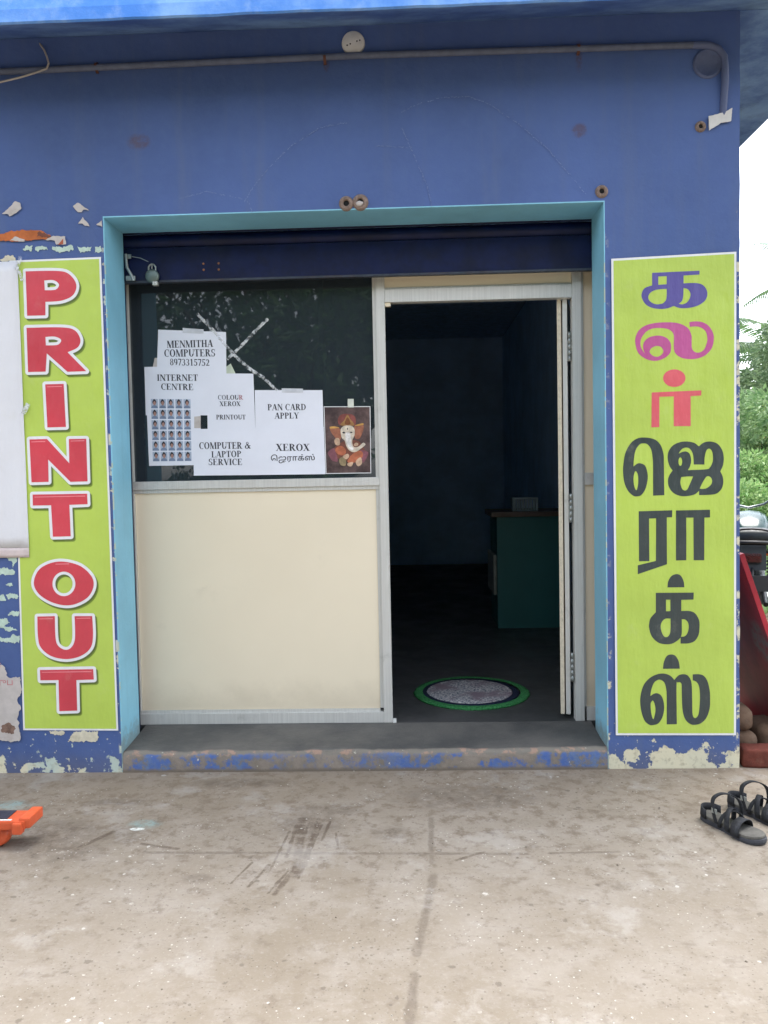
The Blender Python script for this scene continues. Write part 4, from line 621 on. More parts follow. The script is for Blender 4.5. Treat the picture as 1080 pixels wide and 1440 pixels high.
for x, z, w, h, a in ((-1.668, 2.22, .016, .06, .35), (-1.662, 2.17, .014, .05, -.3), (-1.662, 1.60, .02, .05, .5)):
    tp = MB(); tp.box(-w/2, w/2, -.0003, .0003, -h/2, h/2, M=Matrix.Translation((x, -.0128, z)) @ Matrix.Rotation(a, 4, 'Y')); tapes.append(tp)
def clear_tape():
    m = bpy.data.materials.new('clear_packing_tape'); m.use_nodes = True; t = m.node_tree; b = t.nodes['Principled BSDF']
    b.inputs['Base Color'].default_value = (.75, .77, .78, 1); b.inputs['Roughness'].default_value = .12
    o = t.nodes['Material Output']; mi = t.nodes.new('ShaderNodeMixShader'); tr = t.nodes.new('ShaderNodeBsdfTransparent')
    co = t.nodes.new('ShaderNodeTexCoord')
    nz = t.nodes.new('ShaderNodeTexNoise'); nz.inputs['Scale'].default_value = 60; nz.inputs['Detail'].default_value = 5; t.links.new(co.outputs['Object'], nz.inputs['Vector'])
    mr = t.nodes.new('ShaderNodeMapRange'); mr.inputs[1].default_value = .42; mr.inputs[2].default_value = .62; mr.inputs[3].default_value = .12; mr.inputs[4].default_value = .85
    bp = t.nodes.new('ShaderNodeBump'); bp.inputs['Strength'].default_value = .9; bp.inputs['Distance'].default_value = .01
    t.links.new(nz.outputs[0], bp.inputs['Height']); t.links.new(bp.outputs[0], b.inputs['Normal'])
    t.links.new(nz.outputs[0], mr.inputs[0]); t.links.new(mr.outputs[0], mi.inputs[0]); t.links.new(tr.outputs[0], mi.inputs[1]); t.links.new(b.outputs[0], mi.inputs[2]); t.links.new(mi.outputs[0], o.inputs[0])
    return m
M_tape = clear_tape()
for tp in tapes: tp.build('tape', M_tape, bill)

M_redink = simple('faded_red_ink', '#c77f83', .8, .2); M_brown = simple('brown_stain', '#80685c', .9, .1, 0, .3, 30)
def font_text(body, name, x, z, h, y, mat, parent, bold=0.):
    cu = bpy.data.curves.new('t', 'FONT'); cu.body = body; cu.size = 1; cu.extrude = .002; cu.offset = bold
    t = bpy.data.objects.new('t', cu); C.objects.link(t)
    me = bpy.data.meshes.new_from_object(t.evaluated_get(bpy.context.evaluated_depsgraph_get())); bpy.data.objects.remove(t); bpy.data.curves.remove(cu)
    me.transform(Matrix.Translation((x, y, z)) @ Matrix.Rotation(PI/2, 4, 'X') @ Matrix.Scale(h, 4)); me.name = name
    me.materials.clear(); me.materials.append(mat); return link(name, me, parent)
q = random.Random(21)
tb = tag(flat('torn_poster', [jag(D['S']['poster'], .004, q)], -.0058, .0012, M_oldpaper), 'torn remains of a whitish poster low on the wall at the far left', 'poster')
font_text('\u0bb0\u0bc1\u0baa', 'lettering', -1.846, .395, .04, -.0064, M_redink, tb)
font_text('\u0ba4', 'lettering', -1.853, .468, .045, -.0064, M_redink, tb)
flat('stain', [jag([[-1830, 215], [-1790, 225], [-1765, 200], [-1775, 180], [-1830, 185]], .005, q)], -.0064, .0004, M_brown, tb)
ob = tag(flat('torn_bill', [jag(D['S']['o'], .003, q)], -.0052, .001, simple('faded_orange_print', '#b86a3e', .7, .2, 0, .25, 12, .1, '#8c5b45')), 'torn strip of an orange bill above the left lime sign', 'poster')
for k in ('ow1', 'ow2'): flat('white_patch', [jag(D['S'][k], .002, q)], -.0058, .0005, M_oldpaper, ob)
flat('red_patch', [jag(D['S']['or'], .001, q)], -.0064, .0005, simple('rust_red_print', '#a2543a', .7), ob)
flat('dark_print', [jag(D['S']['od'], .004, q, .004)], -.0058, .0005, simple('dark_brown_print', '#6e4030', .7), ob)
for k, lab in (('w1', 'ragged white paper scrap highest on the wall at the far left'), ('w2', 'ragged white paper scrap above the left lime sign, upper of two near the doorway'),
               ('w3', 'small pointed white paper scrap just above the left lime sign'), ('w4', 'tiny white paper scrap touching the top left corner of the doorway')):
    tag(flat('paper_scrap', [jag(D['S'][k], .0015, q)], -.0056, .001, M_oldpaper), lab, 'paper scrap', 'torn paper scraps stuck on the wall')
tag(flat('paper_tag', [jag(D['S']['tag'], .001, q)], -.012, .004, simple('white_paper_tag', '#d5d3d0', .7, .2, 0, .06, 20)), 'crumpled white paper tag near the top right corner of the wall', 'paper tag')

# ------------------------------------------------------------------ papers taped on the window
M_ink = simple('black_ink', '#3a3c44', .7, .3)
M_inkr = simple('reddish_ink', '#b0737a', .7, .3); M_inkg = simple('greyish_ink', '#6f717c', .7, .3)
SERIF = {}
def glyph(ch):
    # strokes of a bold book face in a unit-high box: ('q', four points) or ('e', cx, cz, rx, rz, thick, thin, a0, a1)
    T, t, s = .19, .055, .07
    def v(x, z0=0, z1=1, w=T, se=3):
        r = [('q', [(x, z0), (x+w, z0), (x+w, z1), (x, z1)])]
        if se & 1: r.append(('q', [(x-s, z0), (x+w+s, z0), (x+w+s, z0+t), (x-s, z0+t)]))
        if se & 2: r.append(('q', [(x-s, z1-t), (x+w+s, z1-t), (x+w+s, z1), (x-s, z1)]))
        return r
    def h(x0, x1, z, w=t): return [('q', [(x0, z), (x1, z), (x1, z+w), (x0, z+w)])]
    def d(x0, z0, x1, z1, w): return [('q', [(x0, z0), (x0+w, z0), (x1+w, z1), (x1, z1)])]
    def e(cx, cz, rx, rz, a0=0, a1=360, T=T, t=t): return [('e', cx, cz, rx, rz, T, t, a0, a1)]
    G = {'I': (v(.1), .42), 'L': (v(.1)+h(.1, .66, 0)+v(.61, 0, .28, .05, 0), .72), 'T': (v(.27, se=1)+h(.02, .71, 1-t)+v(.02, .7, 1, .05, 0)+v(.66, .7, 1, .05, 0), .75),
         'H': (v(.1)+v(.56)+h(.1, .7, .48), .86), 'E': (v(.1)+h(.1, .66, 0)+h(.1, .62, 1-t)+h(.1, .48, .49)+v(.62, 0, .27, .05, 0)+v(.58, .75, 1, .05, 0)+v(.45, .38, .64, .04, 0), .74),
         'N': (v(.1, w=.06)+v(.66, w=.06)+d(.62, 0, .06, 1, .2), .84), 'M': (v(.1, w=.06)+v(.78, w=T)+d(.42, 0, .06, 1, .2)+d(.42, 0, .78, 1, .06), 1.07),
         'A': (d(.06, 0, .36, 1, .06)+d(.56, 0, .32, 1, .2)+h(.18, .56, .32)+h(-.02, .2, 0)+h(.5, .84, 0), .82), 'V': (d(.34, 0, .04, 1, .2)+d(.36, 0, .68, 1, .06)+h(-.03, .32, 1-t)+h(.58, .82, 1-t), .8),
         'Y': (d(.32, .42, .04, 1, .2)+d(.38, .42, .66, 1, .06)+v(.31, 0, .48, T, 1)+h(-.03, .3, 1-t)+h(.56, .8, 1-t), .78), 'X': (d(.5, 0, .06, 1, .21)+d(.06, 0, .6, 1, .06)+h(-.01, .22, 0)+h(.44, .8, 0)+h(-.01, .34, 1-t)+h(.52, .76, 1-t), .8),
         'P': (v(.1)+e(.3, .735, .36, .265, -90, 90)+h(.2, .32, .47)+h(.2, .32, 1-t), .7), 'R': (v(.1)+e(.3, .745, .35, .255, -90, 90)+h(.2, .32, .49)+h(.2, .32, 1-t)+d(.56, 0, .3, .5, .2)+h(.62, .84, 0), .82),
         'D': (v(.1)+e(.3, .5, .48, .5, -90, 90)+h(.2, .32, 0)+h(.2, .32, 1-t), .84), 'O': (e(.42, .5, .39, .52), .86), 'C': (e(.42, .5, .39, .52, 52, 308)+v(.64, .66, 1.0, .05, 0), .76),
         'U': (v(.1, .34, 1, T, 2)+v(.66, .34, 1, .06, 2)+[('e', .41, .36, .31, .38, T, .06, 180, 360)], .82), 'S': (e(.31, .745, .25, .275, 40, 270, .15, .07)+e(.31, .255, .27, .275, -140, 90, .15, .07)+v(.5, .68, 1, .045, 0)+v(.04, 0, .3, .045, 0), .63),
         '&': (e(.4, .78, .19, .23, 0, 360, .1, .05)+e(.33, .27, .3, .29, 60, 360, .16, .06)+d(.7, 0, .26, .7, .19)+d(.56, .12, .74, .5, .06)+h(.62, .9, .46), .98),
         '8': (e(.29, .745, .22, .26, 0, 360, .12, .05)+e(.29, .27, .26, .28, 0, 360, .15, .055), .6), '9': (e(.29, .66, .26, .34, 0, 360, .15, .055)+e(.2, .5, .35, .5, -75, 25, .17, .05), .6),
         '7': (h(.04, .54, .87, .13)+d(.16, 0, .44, .9, .13), .6), '3': (e(.26, .74, .24, .26, -90, 150, .14, .06)+e(.25, .26, .29, .27, -150, 90, .16, .06), .6), '1': (v(.22, 0, 1, .16, 1)+d(.08, .82, .22, .96, .1), .6),
         '5': (h(.12, .54, .87, .13)+d(.1, .5, .16, .95, .07)+e(.24, .31, .3, .32, -150, 110, .16, .08), .6), '2': (e(.28, .72, .25, .28, -30, 160, .16, .06)+d(.05, .06, .42, .62, .12)+h(.04, .56, 0, .15), .6)}
    return G.get(ch, ([], .36))
def serif_line(text, x0, z0, x1, z1, cap, y, name, parent, mats):
    if text == 'TAMIL': return None
    adv = sum(glyph(c)[1] for c in text); k = (x1-x0)/(adv-.04); by = {}; pen = 0; n = 0
    for ci, ch in enumerate(text):
        st, w = glyph(ch); mt = mats[ci] if isinstance(mats, list) else mats
        b = by.setdefault(mt.name, (MB(), mt))[0]
        for s_ in st:
            n += 1; yy = y-.00003*(n % 9)
            def P(a, c): return (x0+(pen+a)*k, yy, z0+(z1-z0)*(pen+a)/adv+c*cap)
            if s_[0] == 'q': b.add([P(*p) for p in s_[1]], [[0, 1, 2, 3]])
            else:
                _, cx, cz, rx, rz, T, t, a0, a1 = s_; N = max(6, int(abs(a1-a0)/18)); vs = []
                for i in range(N+1):
                    a = R(a0+(a1-a0)*i/N); vs += [P(cx+rx*math.cos(a), cz+rz*math.sin(a)), P(cx+(rx-T)*math.cos(a), cz+(rz-t)*math.sin(a))]
                b.add(vs, [[2*i, 2*i+2, 2*i+3, 2*i+1] for i in range(N)])
        pen += w
    for b, mt in by.values(): b.build(name, mt, parent)
PL = {'P1': (-.0, 'white paper with the shop name and a phone number, topmost on the window'), 'P2': (-.001, 'white paper reading INTERNET CENTRE on the window'), 'P2b': (-.002, 'sheet of small passport portraits on the window, lower left'),
      'P3': (-.0015, 'white paper with small print reading COLOUR and PRINTOUT on the window'), 'P4': (-.001, 'white paper reading PAN CARD APPLY on the window'), 'P5': (-.0025, 'white paper reading COMPUTER & LAPTOP SERVICE on the window'),
      'P6': (-.003, 'white paper with one English and one Tamil word, beside the deity picture on the window'), 'PG': (-.0022, '')}
GY = .3425
paper = {}
for k, (dy, lab) in PL.items():
    if k == 'PG': continue
    lp = vec(D['papers'][k]); o = flat('paper_notice', [lp], GY+dy, .0004, M_paper)
    tag(o, lab, 'notice', 'papers taped on the shop window'); paper[k] = (o, GY+dy)
for t, p, x0, z0, x1, z1, cap in D['T']:
    o, y = paper[p]
    mats = M_ink
    if t == 'COLOUR': mats = [M_inkg, M_inkg, M_ink, M_ink, M_ink, M_inkr]
    serif_line(t, x0/1000, z0/1000, x1/1000, z1/1000, cap/1000*.94, y-.0006, 'lettering', o, mats)
o, y = paper['P6']
tt = [x for x in D['T'] if x[0] == 'TAMIL'][0]
tm = font_text('\u0bc6\u0b9c\u0bb0\u0bbe\u0b95\u0bcd\u0bb8\u0bcd', 'lettering', 0, 0, 1, 0, M_ink, o, .012)
vs = [v.co.copy() for v in tm.data.vertices]; xa, xb = min(v.x for v in vs), max(v.x for v in vs); za, zb = min(v.z for v in vs), max(v.z for v in vs)
kx = (tt[4]-tt[2])/1000/(xb-xa); kz = .042/(zb-za)
for v in tm.data.vertices: v.co = (tt[2]/1000+(v.co.x-xa)*kx, y-.0006+(.0002 if v.co.y > 0 else 0), tt[3]/1000-.006+(v.co.z-za)*kz)
# passport portraits
g = [Vector((p[0]/1000, p[1]/1000)) for p in D['grid']]
po, y = paper['P2b']
pr = {k: MB() for k in ('photo_background', 'hair', 'face', 'shirt')}
def disc(b, f, cx, cz, rx, rz, yy, n=10, a0=0, a1=360):
    vs = [f(cx, cz, yy)]+[f(cx+rx*math.cos(R(a0+(a1-a0)*i/n)), cz+rz*math.sin(R(a0+(a1-a0)*i/n)), yy) for i in range(n+1)]
    b.add(vs, [[0, i+1, i+2] for i in range(n)])
for i in range(5):
    for j in range(6):
        def f(u, v, yy):
            a = (i+.06+u*.86)/5; c = (j+.06+(1-v)*.88)/6
            p = g[0].lerp(g[1], a).lerp(g[3].lerp(g[2], a), c); return (p.x, y-yy, p.y)
        pr['photo_background'].add([f(0, 0, .0003), f(1, 0, .0003), f(1, 1, .0003), f(0, 1, .0003)], [[0, 1, 2, 3]])
        disc(pr['shirt'], f, .5, -.0, .48, .33, .0006, 8, 0, 180); disc(pr['hair'], f, .5, .66, .29, .27, .0009); disc(pr['face'], f, .52, .54, .2, .23, .0012)
        disc(pr['hair'], f, .48, .93, .12, .06, .0010, 6)
for k, h in (('photo_background', '#aab4c6'), ('hair', '#22232b'), ('face', '#a87f72'), ('shirt', '#75849e')):
    tag(pr[k].build('portrait_'+k.replace('photo_', ''), simple('print_'+k, h, .5), po, fix=False), kind='stuff')
# deity picture
pg = flat('picture', [vec(D['papers']['PG'])], GY-.0022, .0006, M_white_v); tag(pg, 'small brown picture of an elephant headed deity, beside the door frame', 'picture')
yy = GY-.0026; gp = inner(D['papers']['PG'], .0035)
mb_ = Mat('dark_print_ground', .45, .5)
mb_.base(mb_.mix(mb_.ramp(mb_.noise(14, 6, .65), .35, .68), lin('#3b2b2c'), lin('#6b5552'))); mb_ = mb_.m
flat('print_ground', [gp], yy, .0003, mb_, pg)
GC = dict(halo='#8a4a44', ear='#a3674f', gold='#d9a558', body='#7d4a3c', magenta='#8a5560', orange='#bb6b4c', skin='#cfae92', crown='#a67a4a', crowndark='#7d4a2c', face='#d8cbb8', trunk='#e6e2de', eye='#3c3540', mark='#4a4048', foot='#9c8a68')
GM = {}
for i, (col, pts) in enumerate(D['G']):
    if col not in GM:
        mm_ = Mat('painted_'+col, .45, .5); cc = lin(GC[col]); f_ = mm_.noise(45, 6, .65)
        mm_.base(mm_.mix(mm_.ramp(f_, .35, .7), tuple(x*.72 for x in cc[:3])+(1,), tuple(min(1, x*1.15) for x in cc[:3])+(1,))); GM[col] = mm_.m
    flat('painted_'+col.replace('dark', '_shade'), [catmull(mm(pts), 4)], yy-.0002-.00012*i, .0001, GM[col], pg)
flat('tape', [vec(D['papers']['tabG'])], GY-.0075, .0003, simple('masking_tape', '#cfd2c6', .6), pg)
M_tab = simple('paper_tab', '#c9ccd2', .6, .4)
flat('tape', [vec(D['papers']['tape1'])], GY-.0012, .0003, M_tab, paper['P1'][0]); flat('tape', [vec(D['papers']['tape4'])], GY-.0022, .0003, M_tab, paper['P4'][0])
flat('paper_corner', [vec(D['papers']['scrapA'])], GY+.0006, .0003, M_oldpaper, paper['P1'][0])
flat('paper_corner', [vec(D['papers']['scrapB'])], GY+.0010, .0003, simple('greenish_paper', '#c2cdb8', .6), paper['P3'][0])
flat('tape', [vec(D['papers']['tape2'])], GY-.0034, .0003, M_oldpaper, paper['P5'][0])
# crossed strips of crumpled tape over the crack
for k, lab in (('X1', 'long crinkled tape strip running down to the right across the window'), ('X2', 'short crinkled tape strip rising to the right across the window')):
    P = [Vector((p[0]/1000, 0, p[1]/1000)) for p in D['papers'][k]]; b = MB(); q = random.Random(k); pts = []
    for a, c in zip(P, P[1:]):
        for i in range(8): pts.append(a.lerp(c, i/8))
    pts.append(P[-1]); V = []
    for i, p in enumerate(pts):
        t = (pts[min(i+1, len(pts)-1)]-pts[max(i-1, 0)]).normalized(); nn = Vector((-t.z, 0, t.x)); w = .0068*(1+q.uniform(-.25, .25))
        for j in range(5):
            u = j/2-1; V.append(p+nn*w*u+Vector((0, GY+.001-abs(1-abs(u))*.002-q.uniform(0, .0035), 0)))
    b.add(V, [[i*5+j, (i+1)*5+j, (i+1)*5+j+1, i*5+j+1] for i in range(len(pts)-1) for j in range(4)], False)
    tag(b.build('tape_strip', M_tape, None, fix=False), lab, 'tape', 'tape strips crossed on the window')

# ------------------------------------------------------------------ fittings on the wall
M_pipe = simple('dusty_pvc_pipe', '#5d6478', .6, .3, 0, .12, 25, .05, '#666a76'); M_pvc = simple('white_pvc', '#d3d0cc', .45, .5, 0, .05, 30)
pp = empty('conduit_pipe', (0, 0, 3.025), 'grey conduit pipe running along the top of the blue wall', 'pipe')
b = MB(); b.tube([(-5, -.0145, .002), (-1.6, -.0145, -.004), (-.2, -.0145, .006), (1.18, -.0145, -.003)], .0135, 14); b.build('straight_run', M_pipe, pp)
b = MB(); b.tube([(1.18, -.0145, -.003), (1.245, -.0145, -.006), (1.285, -.0145, -.022), (1.308, -.0145, -.055), (1.312, -.0145, -.10), (1.312, -.0145, -.15), (1.308, .004, -.30)], .0145, 14); b.build('bend', wall_paint('painted_over_pipe', '#4a6095', '#5f759e', 0), pp)
for x in (-.335, .715, -1.3):
    c = MB(); c.ribbon([(x, -.0005, .02), (x, -.018, .0165), (x, -.0295, .004), (x, -.018, -.014), (x, -.0005, -.02)], (1, 0, 0), .012, .0015); c.build('saddle_clip', simple('rusty_clip', '#6b4a40', .7, .3, .3), pp)
cv = empty('junction_cover', (-.215, 0, 3.087), 'round white junction box cover above the conduit pipe', 'junction box')
b = MB(); b.lathe([(0, .014), (.043, .014), (.047, .011), (.0485, .004), (.0485, -.004)], 40, Matrix.Rotation(PI/2, 4, 'X')); b.build('cover_plate', M_pvc, cv)
for x, z in ((-.025, -.012), (-.012, -.007), (.016, .003), (.028, .006)):
    b = MB(); b.lathe([(0, .0146), (.0032, .0146), (.0032, .010)], 10, Matrix.Translation((x, 0, z)) @ Matrix.Rotation(PI/2, 4, 'X')); b.build('screw_hole', M_dark, cv)
b = MB(); b.tube([(-2.3, -.016, 2.90), (-1.9, -.03, 2.935), (-1.708, -.032, 2.969), (-1.62, -.033, 2.985), (-1.554, -.034, 3.001), (-1.505, -.034, 3.016), (-1.495, -.034, 3.037), (-1.505, -.026, 3.07), (-1.522, -.012, 3.105), (-1.546, .003, 3.140)], .0042, 8)
tag(b.build('cable', simple('beige_cable', '#a79f98', .6)), 'thin beige cable hooked over the conduit pipe at the upper left', 'cable')
rg = empty('round_wall_box', (1.246, 0, 2.951), 'round painted-over wall box below the bend of the conduit pipe', 'junction box')
b = MB(); b.lathe([(.0, .003), (.046, .003), (.049, .009), (.056, .010), (.060, .007), (.061, -.003)], 40, Matrix.Rotation(PI/2, 4, 'X')); b.build('box_rim', wall_paint('painted_over_box', '#4a6095', '#5f759e', 0), rg)
M_clay = simple('rusty_plaster_ring', '#8a786e', .9, .2, 0, .3, 60, .4, '#5a4a44')
def stub(x, z, r, lab, plug=False):
    e = empty('conduit_stub', (x, 0, z), lab, 'pipe end', 'cut conduit ends above the doorway')
    b = MB(); b.lathe([(r*.38, -.004), (r*.42, .008), (r*.6, .013), (r*.85, .009), (r*1.02, .003), (r*1.05, -.004)], 24, Matrix.Rotation(PI/2, 4, 'X')); b.build('ring', M_clay, e)
    b = MB(); b.lathe([(0, .002), (r*.42, .002)], 16, Matrix.Rotation(PI/2, 4, 'X')); b.build('hole', M_dark, e)
    if plug: b = MB(); b.blob((-.003, -.012, -.008), (r*.45, .006, r*.35), 2, .15, 3); b.build('paper_plug', M_oldpaper, e)
stub(-.259, 2.431, .030, 'rusty cut pipe end over the doorway, left one of the touching pair'); stub(-.199, 2.434, .033, 'rusty cut pipe end over the doorway, plugged with white paper, right of the touching pair', True)
stub(.809, 2.447, .026, 'lone rusty cut pipe end at the top right corner of the doorway')
stub(1.216, 2.698, .022, 'small cut pipe end beside the white paper tag')
pk = empty('padlock', (-1.165, .222, 2.206), 'round steel padlock hanging from the raised shutter', 'padlock')
b = MB(); b.lathe([(0, .012), (.024, .012), (.030, .008), (.0315, 0), (.030, -.008), (.024, -.012), (0, -.012)], 32, Matrix.Rotation(PI/2, 4, 'X')); b.build('body', simple('grey_green_lock_steel', '#6f7c78', .4, .5, .5, .15, 40, .05, '#4a5150'), pk)
b = MB(); b.tube([(-.016, 0, .02), (-.016, 0, .042), (-.009, 0, .052), (0, 0, .055), (.009, 0, .052), (.016, 0, .042), (.016, 0, .02)], .004, 10); b.build('shackle', M_grime, pk)
b = MB(); b.box(.002, .026, -.011, .011, -.043, -.026, b=.003); b.build('key_barrel', simple('pale_steel', '#c6c6bf', .3, .5, .6), pk)

# ------------------------------------------------------------------ inside the shop
mt = empty('door_mat', (.292, .825, .112), 'round door mat with green rim and mottled grey centre on the dark floor', 'door mat')
def fuzz(name, h, h2, sc=220):
    m = Mat(name, .95, .1); col = m.mix(m.ramp(m.noise(sc, 3, .7), .4, .6), lin(h), lin(h2)); m.base(col); m.bump(m.noise(sc*.8, 3), .9, .01); return m.m
def ringmat(r0, r1, z, amp, seed, dx=0., dy=0.):
    b = MB(); n = 160; q = random.Random(seed); prof = [(r1, 0), (r1+.004, z*.5), (r1-.006, z), ((r0+r1)/2, z*1.08), (r0+.004, z)] if r0 else [(r1, 0), (r1+.003, z*.6), (r1-.006, z), (r1*.6, z*1.05), (0, z)]
    V = []
    for k in range(n):
        a = 2*PI*k/n; w = q.uniform(-amp, amp)
        for rr, zz in prof: V.append((dx+(rr+w*(rr > r0+.006))*math.cos(a), dy+(rr+w*(rr > r0+.006))*math.sin(a)*1.06, zz))
    m_ = len(prof); b.add(V, [[k*m_+i, ((k+1) % n)*m_+i, ((k+1) % n)*m_+i+1, k*m_+i+1] for k in range(n) for i in range(m_-1)], True); return b
ringmat(.255, .302, .011, .0035, 1).build('green_rim', fuzz('green_mat_pile', '#2a6a3c', '#4a9058', 110), mt)
ringmat(.222, .257, .010, .002, 2, -.008, .004).build('dark_band', fuzz('navy_mat_pile', '#20263a', '#2c3346'), mt)
mc = Mat('mottled_mat_pile', .95, .1); cc = mc.mix(mc.ramp(mc.noise(75, 4, .8), .42, .58), lin('#666e7c'), lin('#dcd6d4'))
cc = mc.mix(mc.ramp(mc.noise(6, 3), .45, .65), cc, lin('#8f7f88')); mc.base(cc); mc.bump(mc.noise(180, 3), .9, .01)
ringmat(0, .226, .012, .0025, 3, -.012, .006).build('grey_centre', mc.m, mt)
ct = empty('counter', (1.1, 2.85, .112), 'teal counter with a brown top inside the doorway', 'counter')
M_tealc = simple('teal_laminate', '#2f6a68', .45, .4, 0, .06, 4)
bx(-.478, .07, -.22, .3, 0, .838).build('front_panel', M_tealc, ct); bx(-.52, .075, -.25, .33, .8385, .875, b=.004).build('top', simple('brown_wood_top', '#5f4c42', .4, .5, 0, .2, 9), ct)
bx(-.505, -.482, -.2, .28, .25, .55, b=.003).build('side_ledge', simple('pale_edge_strip', '#8a8c84', .5), ct)
bk = empty('basket', (.85, 2.78, .988), 'small pale basket standing on the teal counter', 'basket')
b = MB()
for i in range(9):
    for yv in (-.06, .06): b.box(-.082+i*.0205-.005, -.082+i*.0205+.005, yv-.002, yv+.002, .004, .088)
b.box(-.095, .095, -.064, -.056, .088, .1, b=.002); b.box(-.095, .095, .056, .064, .088, .1, b=.002); b.box(-.095, -.087, -.056, .056, .0, .1); b.box(.087, .095, -.056, .056, 0, .1); b.box(-.087, .087, -.062, .062, 0, .004)
b.build('basket_body', simple('pale_grey_plastic', '#9fb0b8', .4), bk)

# ------------------------------------------------------------------ things on the concrete
M_sole = simple('worn_grey_rubber', '#3b3c41', .75, .3, 0, .25, 25, .2, '#5a5d68'); M_foot = simple('grey_footbed', '#56544f', .8, .25, 0, .3, 18, .15, '#75736e'); M_strap = simple('black_webbing', '#2c2d30', .8, .25, 0, .3, 90, .2, '#4c4d52')
def sandal(x, y, rz, lab, flip=1):
    e = empty('sandal', (x, y, 0), lab, 'sandal', 'pair of sandals on the concrete', rz)
    half = [(-.128, 0), (-.126, .014), (-.115, .028), (-.09, .034), (-.05, .033), (-.01, .033), (.03, .039), (.07, .046), (.1, .043), (.122, .030), (.132, .012), (.134, 0)]
    up = [(u, v*(1.0 if u < 0 else 1.06)) for u, v in half]; dn = [(u, -v*(1.0 if u < 0 else .94)) for u, v in half[1:-1]][::-1]
    out = [(u, v*flip) for u, v in up+dn]
    def lift(u): return .004*max(0, (u-.07)/.06)**2+.003*max(0, (-u-.07)/.06)
    def slab(z0, z1, k, mat, nm):
        n = len(out); V = [(u*k, v*k, z0+lift(u)) for u, v in out]+[(u*k*1.01, v*k*1.02, (z0+z1)/2+lift(u)) for u, v in out]+[(u*k, v*k, z1+lift(u)) for u, v in out]+[(u*k*.94, v*k*.9, z1+.0015+lift(u)) for u, v in out]
        F = [list(range(n))[::-1], [3*n+i for i in range(n)]]+[[a*n+i, a*n+(i+1) % n, (a+1)*n+(i+1) % n, (a+1)*n+i] for a in range(3) for i in range(n)]
        b = MB(); b.add(V, F, False); return b.build(nm, mat, e)
    slab(0, .016, 1, M_sole, 'sole'); slab(.0165, .026, .965, M_foot, 'footbed')
    def arch(u0, u1, h, w, nm, w0=.040, w1=.040, n=12):
        pts = []; ups = []
        for i in range(n+1):
            a = PI*i/n; s = i/n
            pts.append((u0+(u1-u0)*s, -(w0+(w1-w0)*s)*math.cos(a)*1.08, .012+h*math.sin(a)**.8)); ups.append(Vector((1, .0, .12*math.sin(a))))
        b = MB(); b.ribbon(pts, ups, w, .0032); b.build(nm, M_strap, e)
    arch(.058, .030, .046, .036, 'toe_strap', .046, .046); arch(.02, -.028, .066, .020, 'instep_strap', .040, .036); arch(-.02, .024, .060, .014, 'cross_strap', .036, .040)
    # heel cup and the standing ankle loop
    b = MB(); pts = []; ups = []
    for i in range(13):
        a = PI*(.5+i/12); pts.append((-.082+.046*math.cos(a), .0365*math.sin(a), .034+.004*math.sin(i/12*PI))); ups.append(Vector((.12*math.cos(a)*-1, 0, 1)))
    b.ribbon(pts, ups, .034, .0045); b.build('heel_cup', M_strap, e)
    b = MB(); pts = [(-.035, -.036, .02), (-.046, -.040, .065), (-.050, -.034, .104), (-.034, -.012, .124), (-.012, .012, .122), (.004, .034, .102), (.008, .041, .062), (.0, .037, .02)]
    P = [Vector(p) for p in pts]; sm = []
    for i in range(len(P)-1):
        p0, p1, p2, p3 = P[max(i-1, 0)], P[i], P[i+1], P[min(i+2, len(P)-1)]
        for j in range(4):
            t = j/4; sm.append(.5*((2*p1)+(p2-p0)*t+(2*p0-5*p1+4*p2-p3)*t*t+(3*p1-p0-3*p2+p3)*t**3))
    sm.append(P[-1]); b.ribbon(sm, (1, -.25, .1), .019, .0035); b.build('ankle_strap', M_strap, e)
    b = MB(); b.box(-.052, -.028, -.0425, -.0385, .055, .073, b=.002); b.build('buckle', M_grime, e)
    return e
sandal(1.108, -.612, R(-63), 'dark grey strapped sandal on the concrete, nearer and left one of the pair')
sandal(1.256, -.497, R(-57), 'dark grey strapped sandal on the concrete, cut by the right edge of the photo', -1)
M_org = simple('scuffed_orange_plastic', '#cc5832', .42, .5, 0, .12, 14, .06, '#b5523a')
ty = empty('plastic_toy', (-1.62, -.70, 0), 'orange plastic toy with a dark inset panel at the left edge of the concrete', 'toy')
b = MB(); b.box(-.5, .245, -.05, .05, .072, .104, b=.008); b.box(.222, .262, -.045, .062, .076, .113, b=.008); b.box(.205, .238, -.062, -.03, .060, .1, b=.008); b.build('deck', M_org, ty)
b = MB(); b.box(-.48, .175, -.030, .040, .1042, .1072, b=.001); b.build('inset_panel', simple('dark_navy_panel', '#2c2c3c', .4), ty)
b = MB(); b.box(-.48, .195, -.044, -.034, .1042, .1062, b=.0008); b.build('white_trim', M_pvc, ty)
b = MB(); b.tube([(-.46, 0, .07), (-.46, 0, .02)], [.03, .036], 14); b.tube([(.09, -.0, .075), (.10, -.0, .05), (.115, -.0, .03)], [.03, .028, .03], 14); b.build('leg', M_org, ty)
b = MB(); b.lathe([(0, -.022), (.036, -.022), (.042, -.014), (.042, .014), (.036, .022), (0, .022)], 24, Matrix.Translation((.13, -.005, .042)) @ Matrix.Rotation(R(78), 4, 'X')); b.build('wheel', M_org, ty)

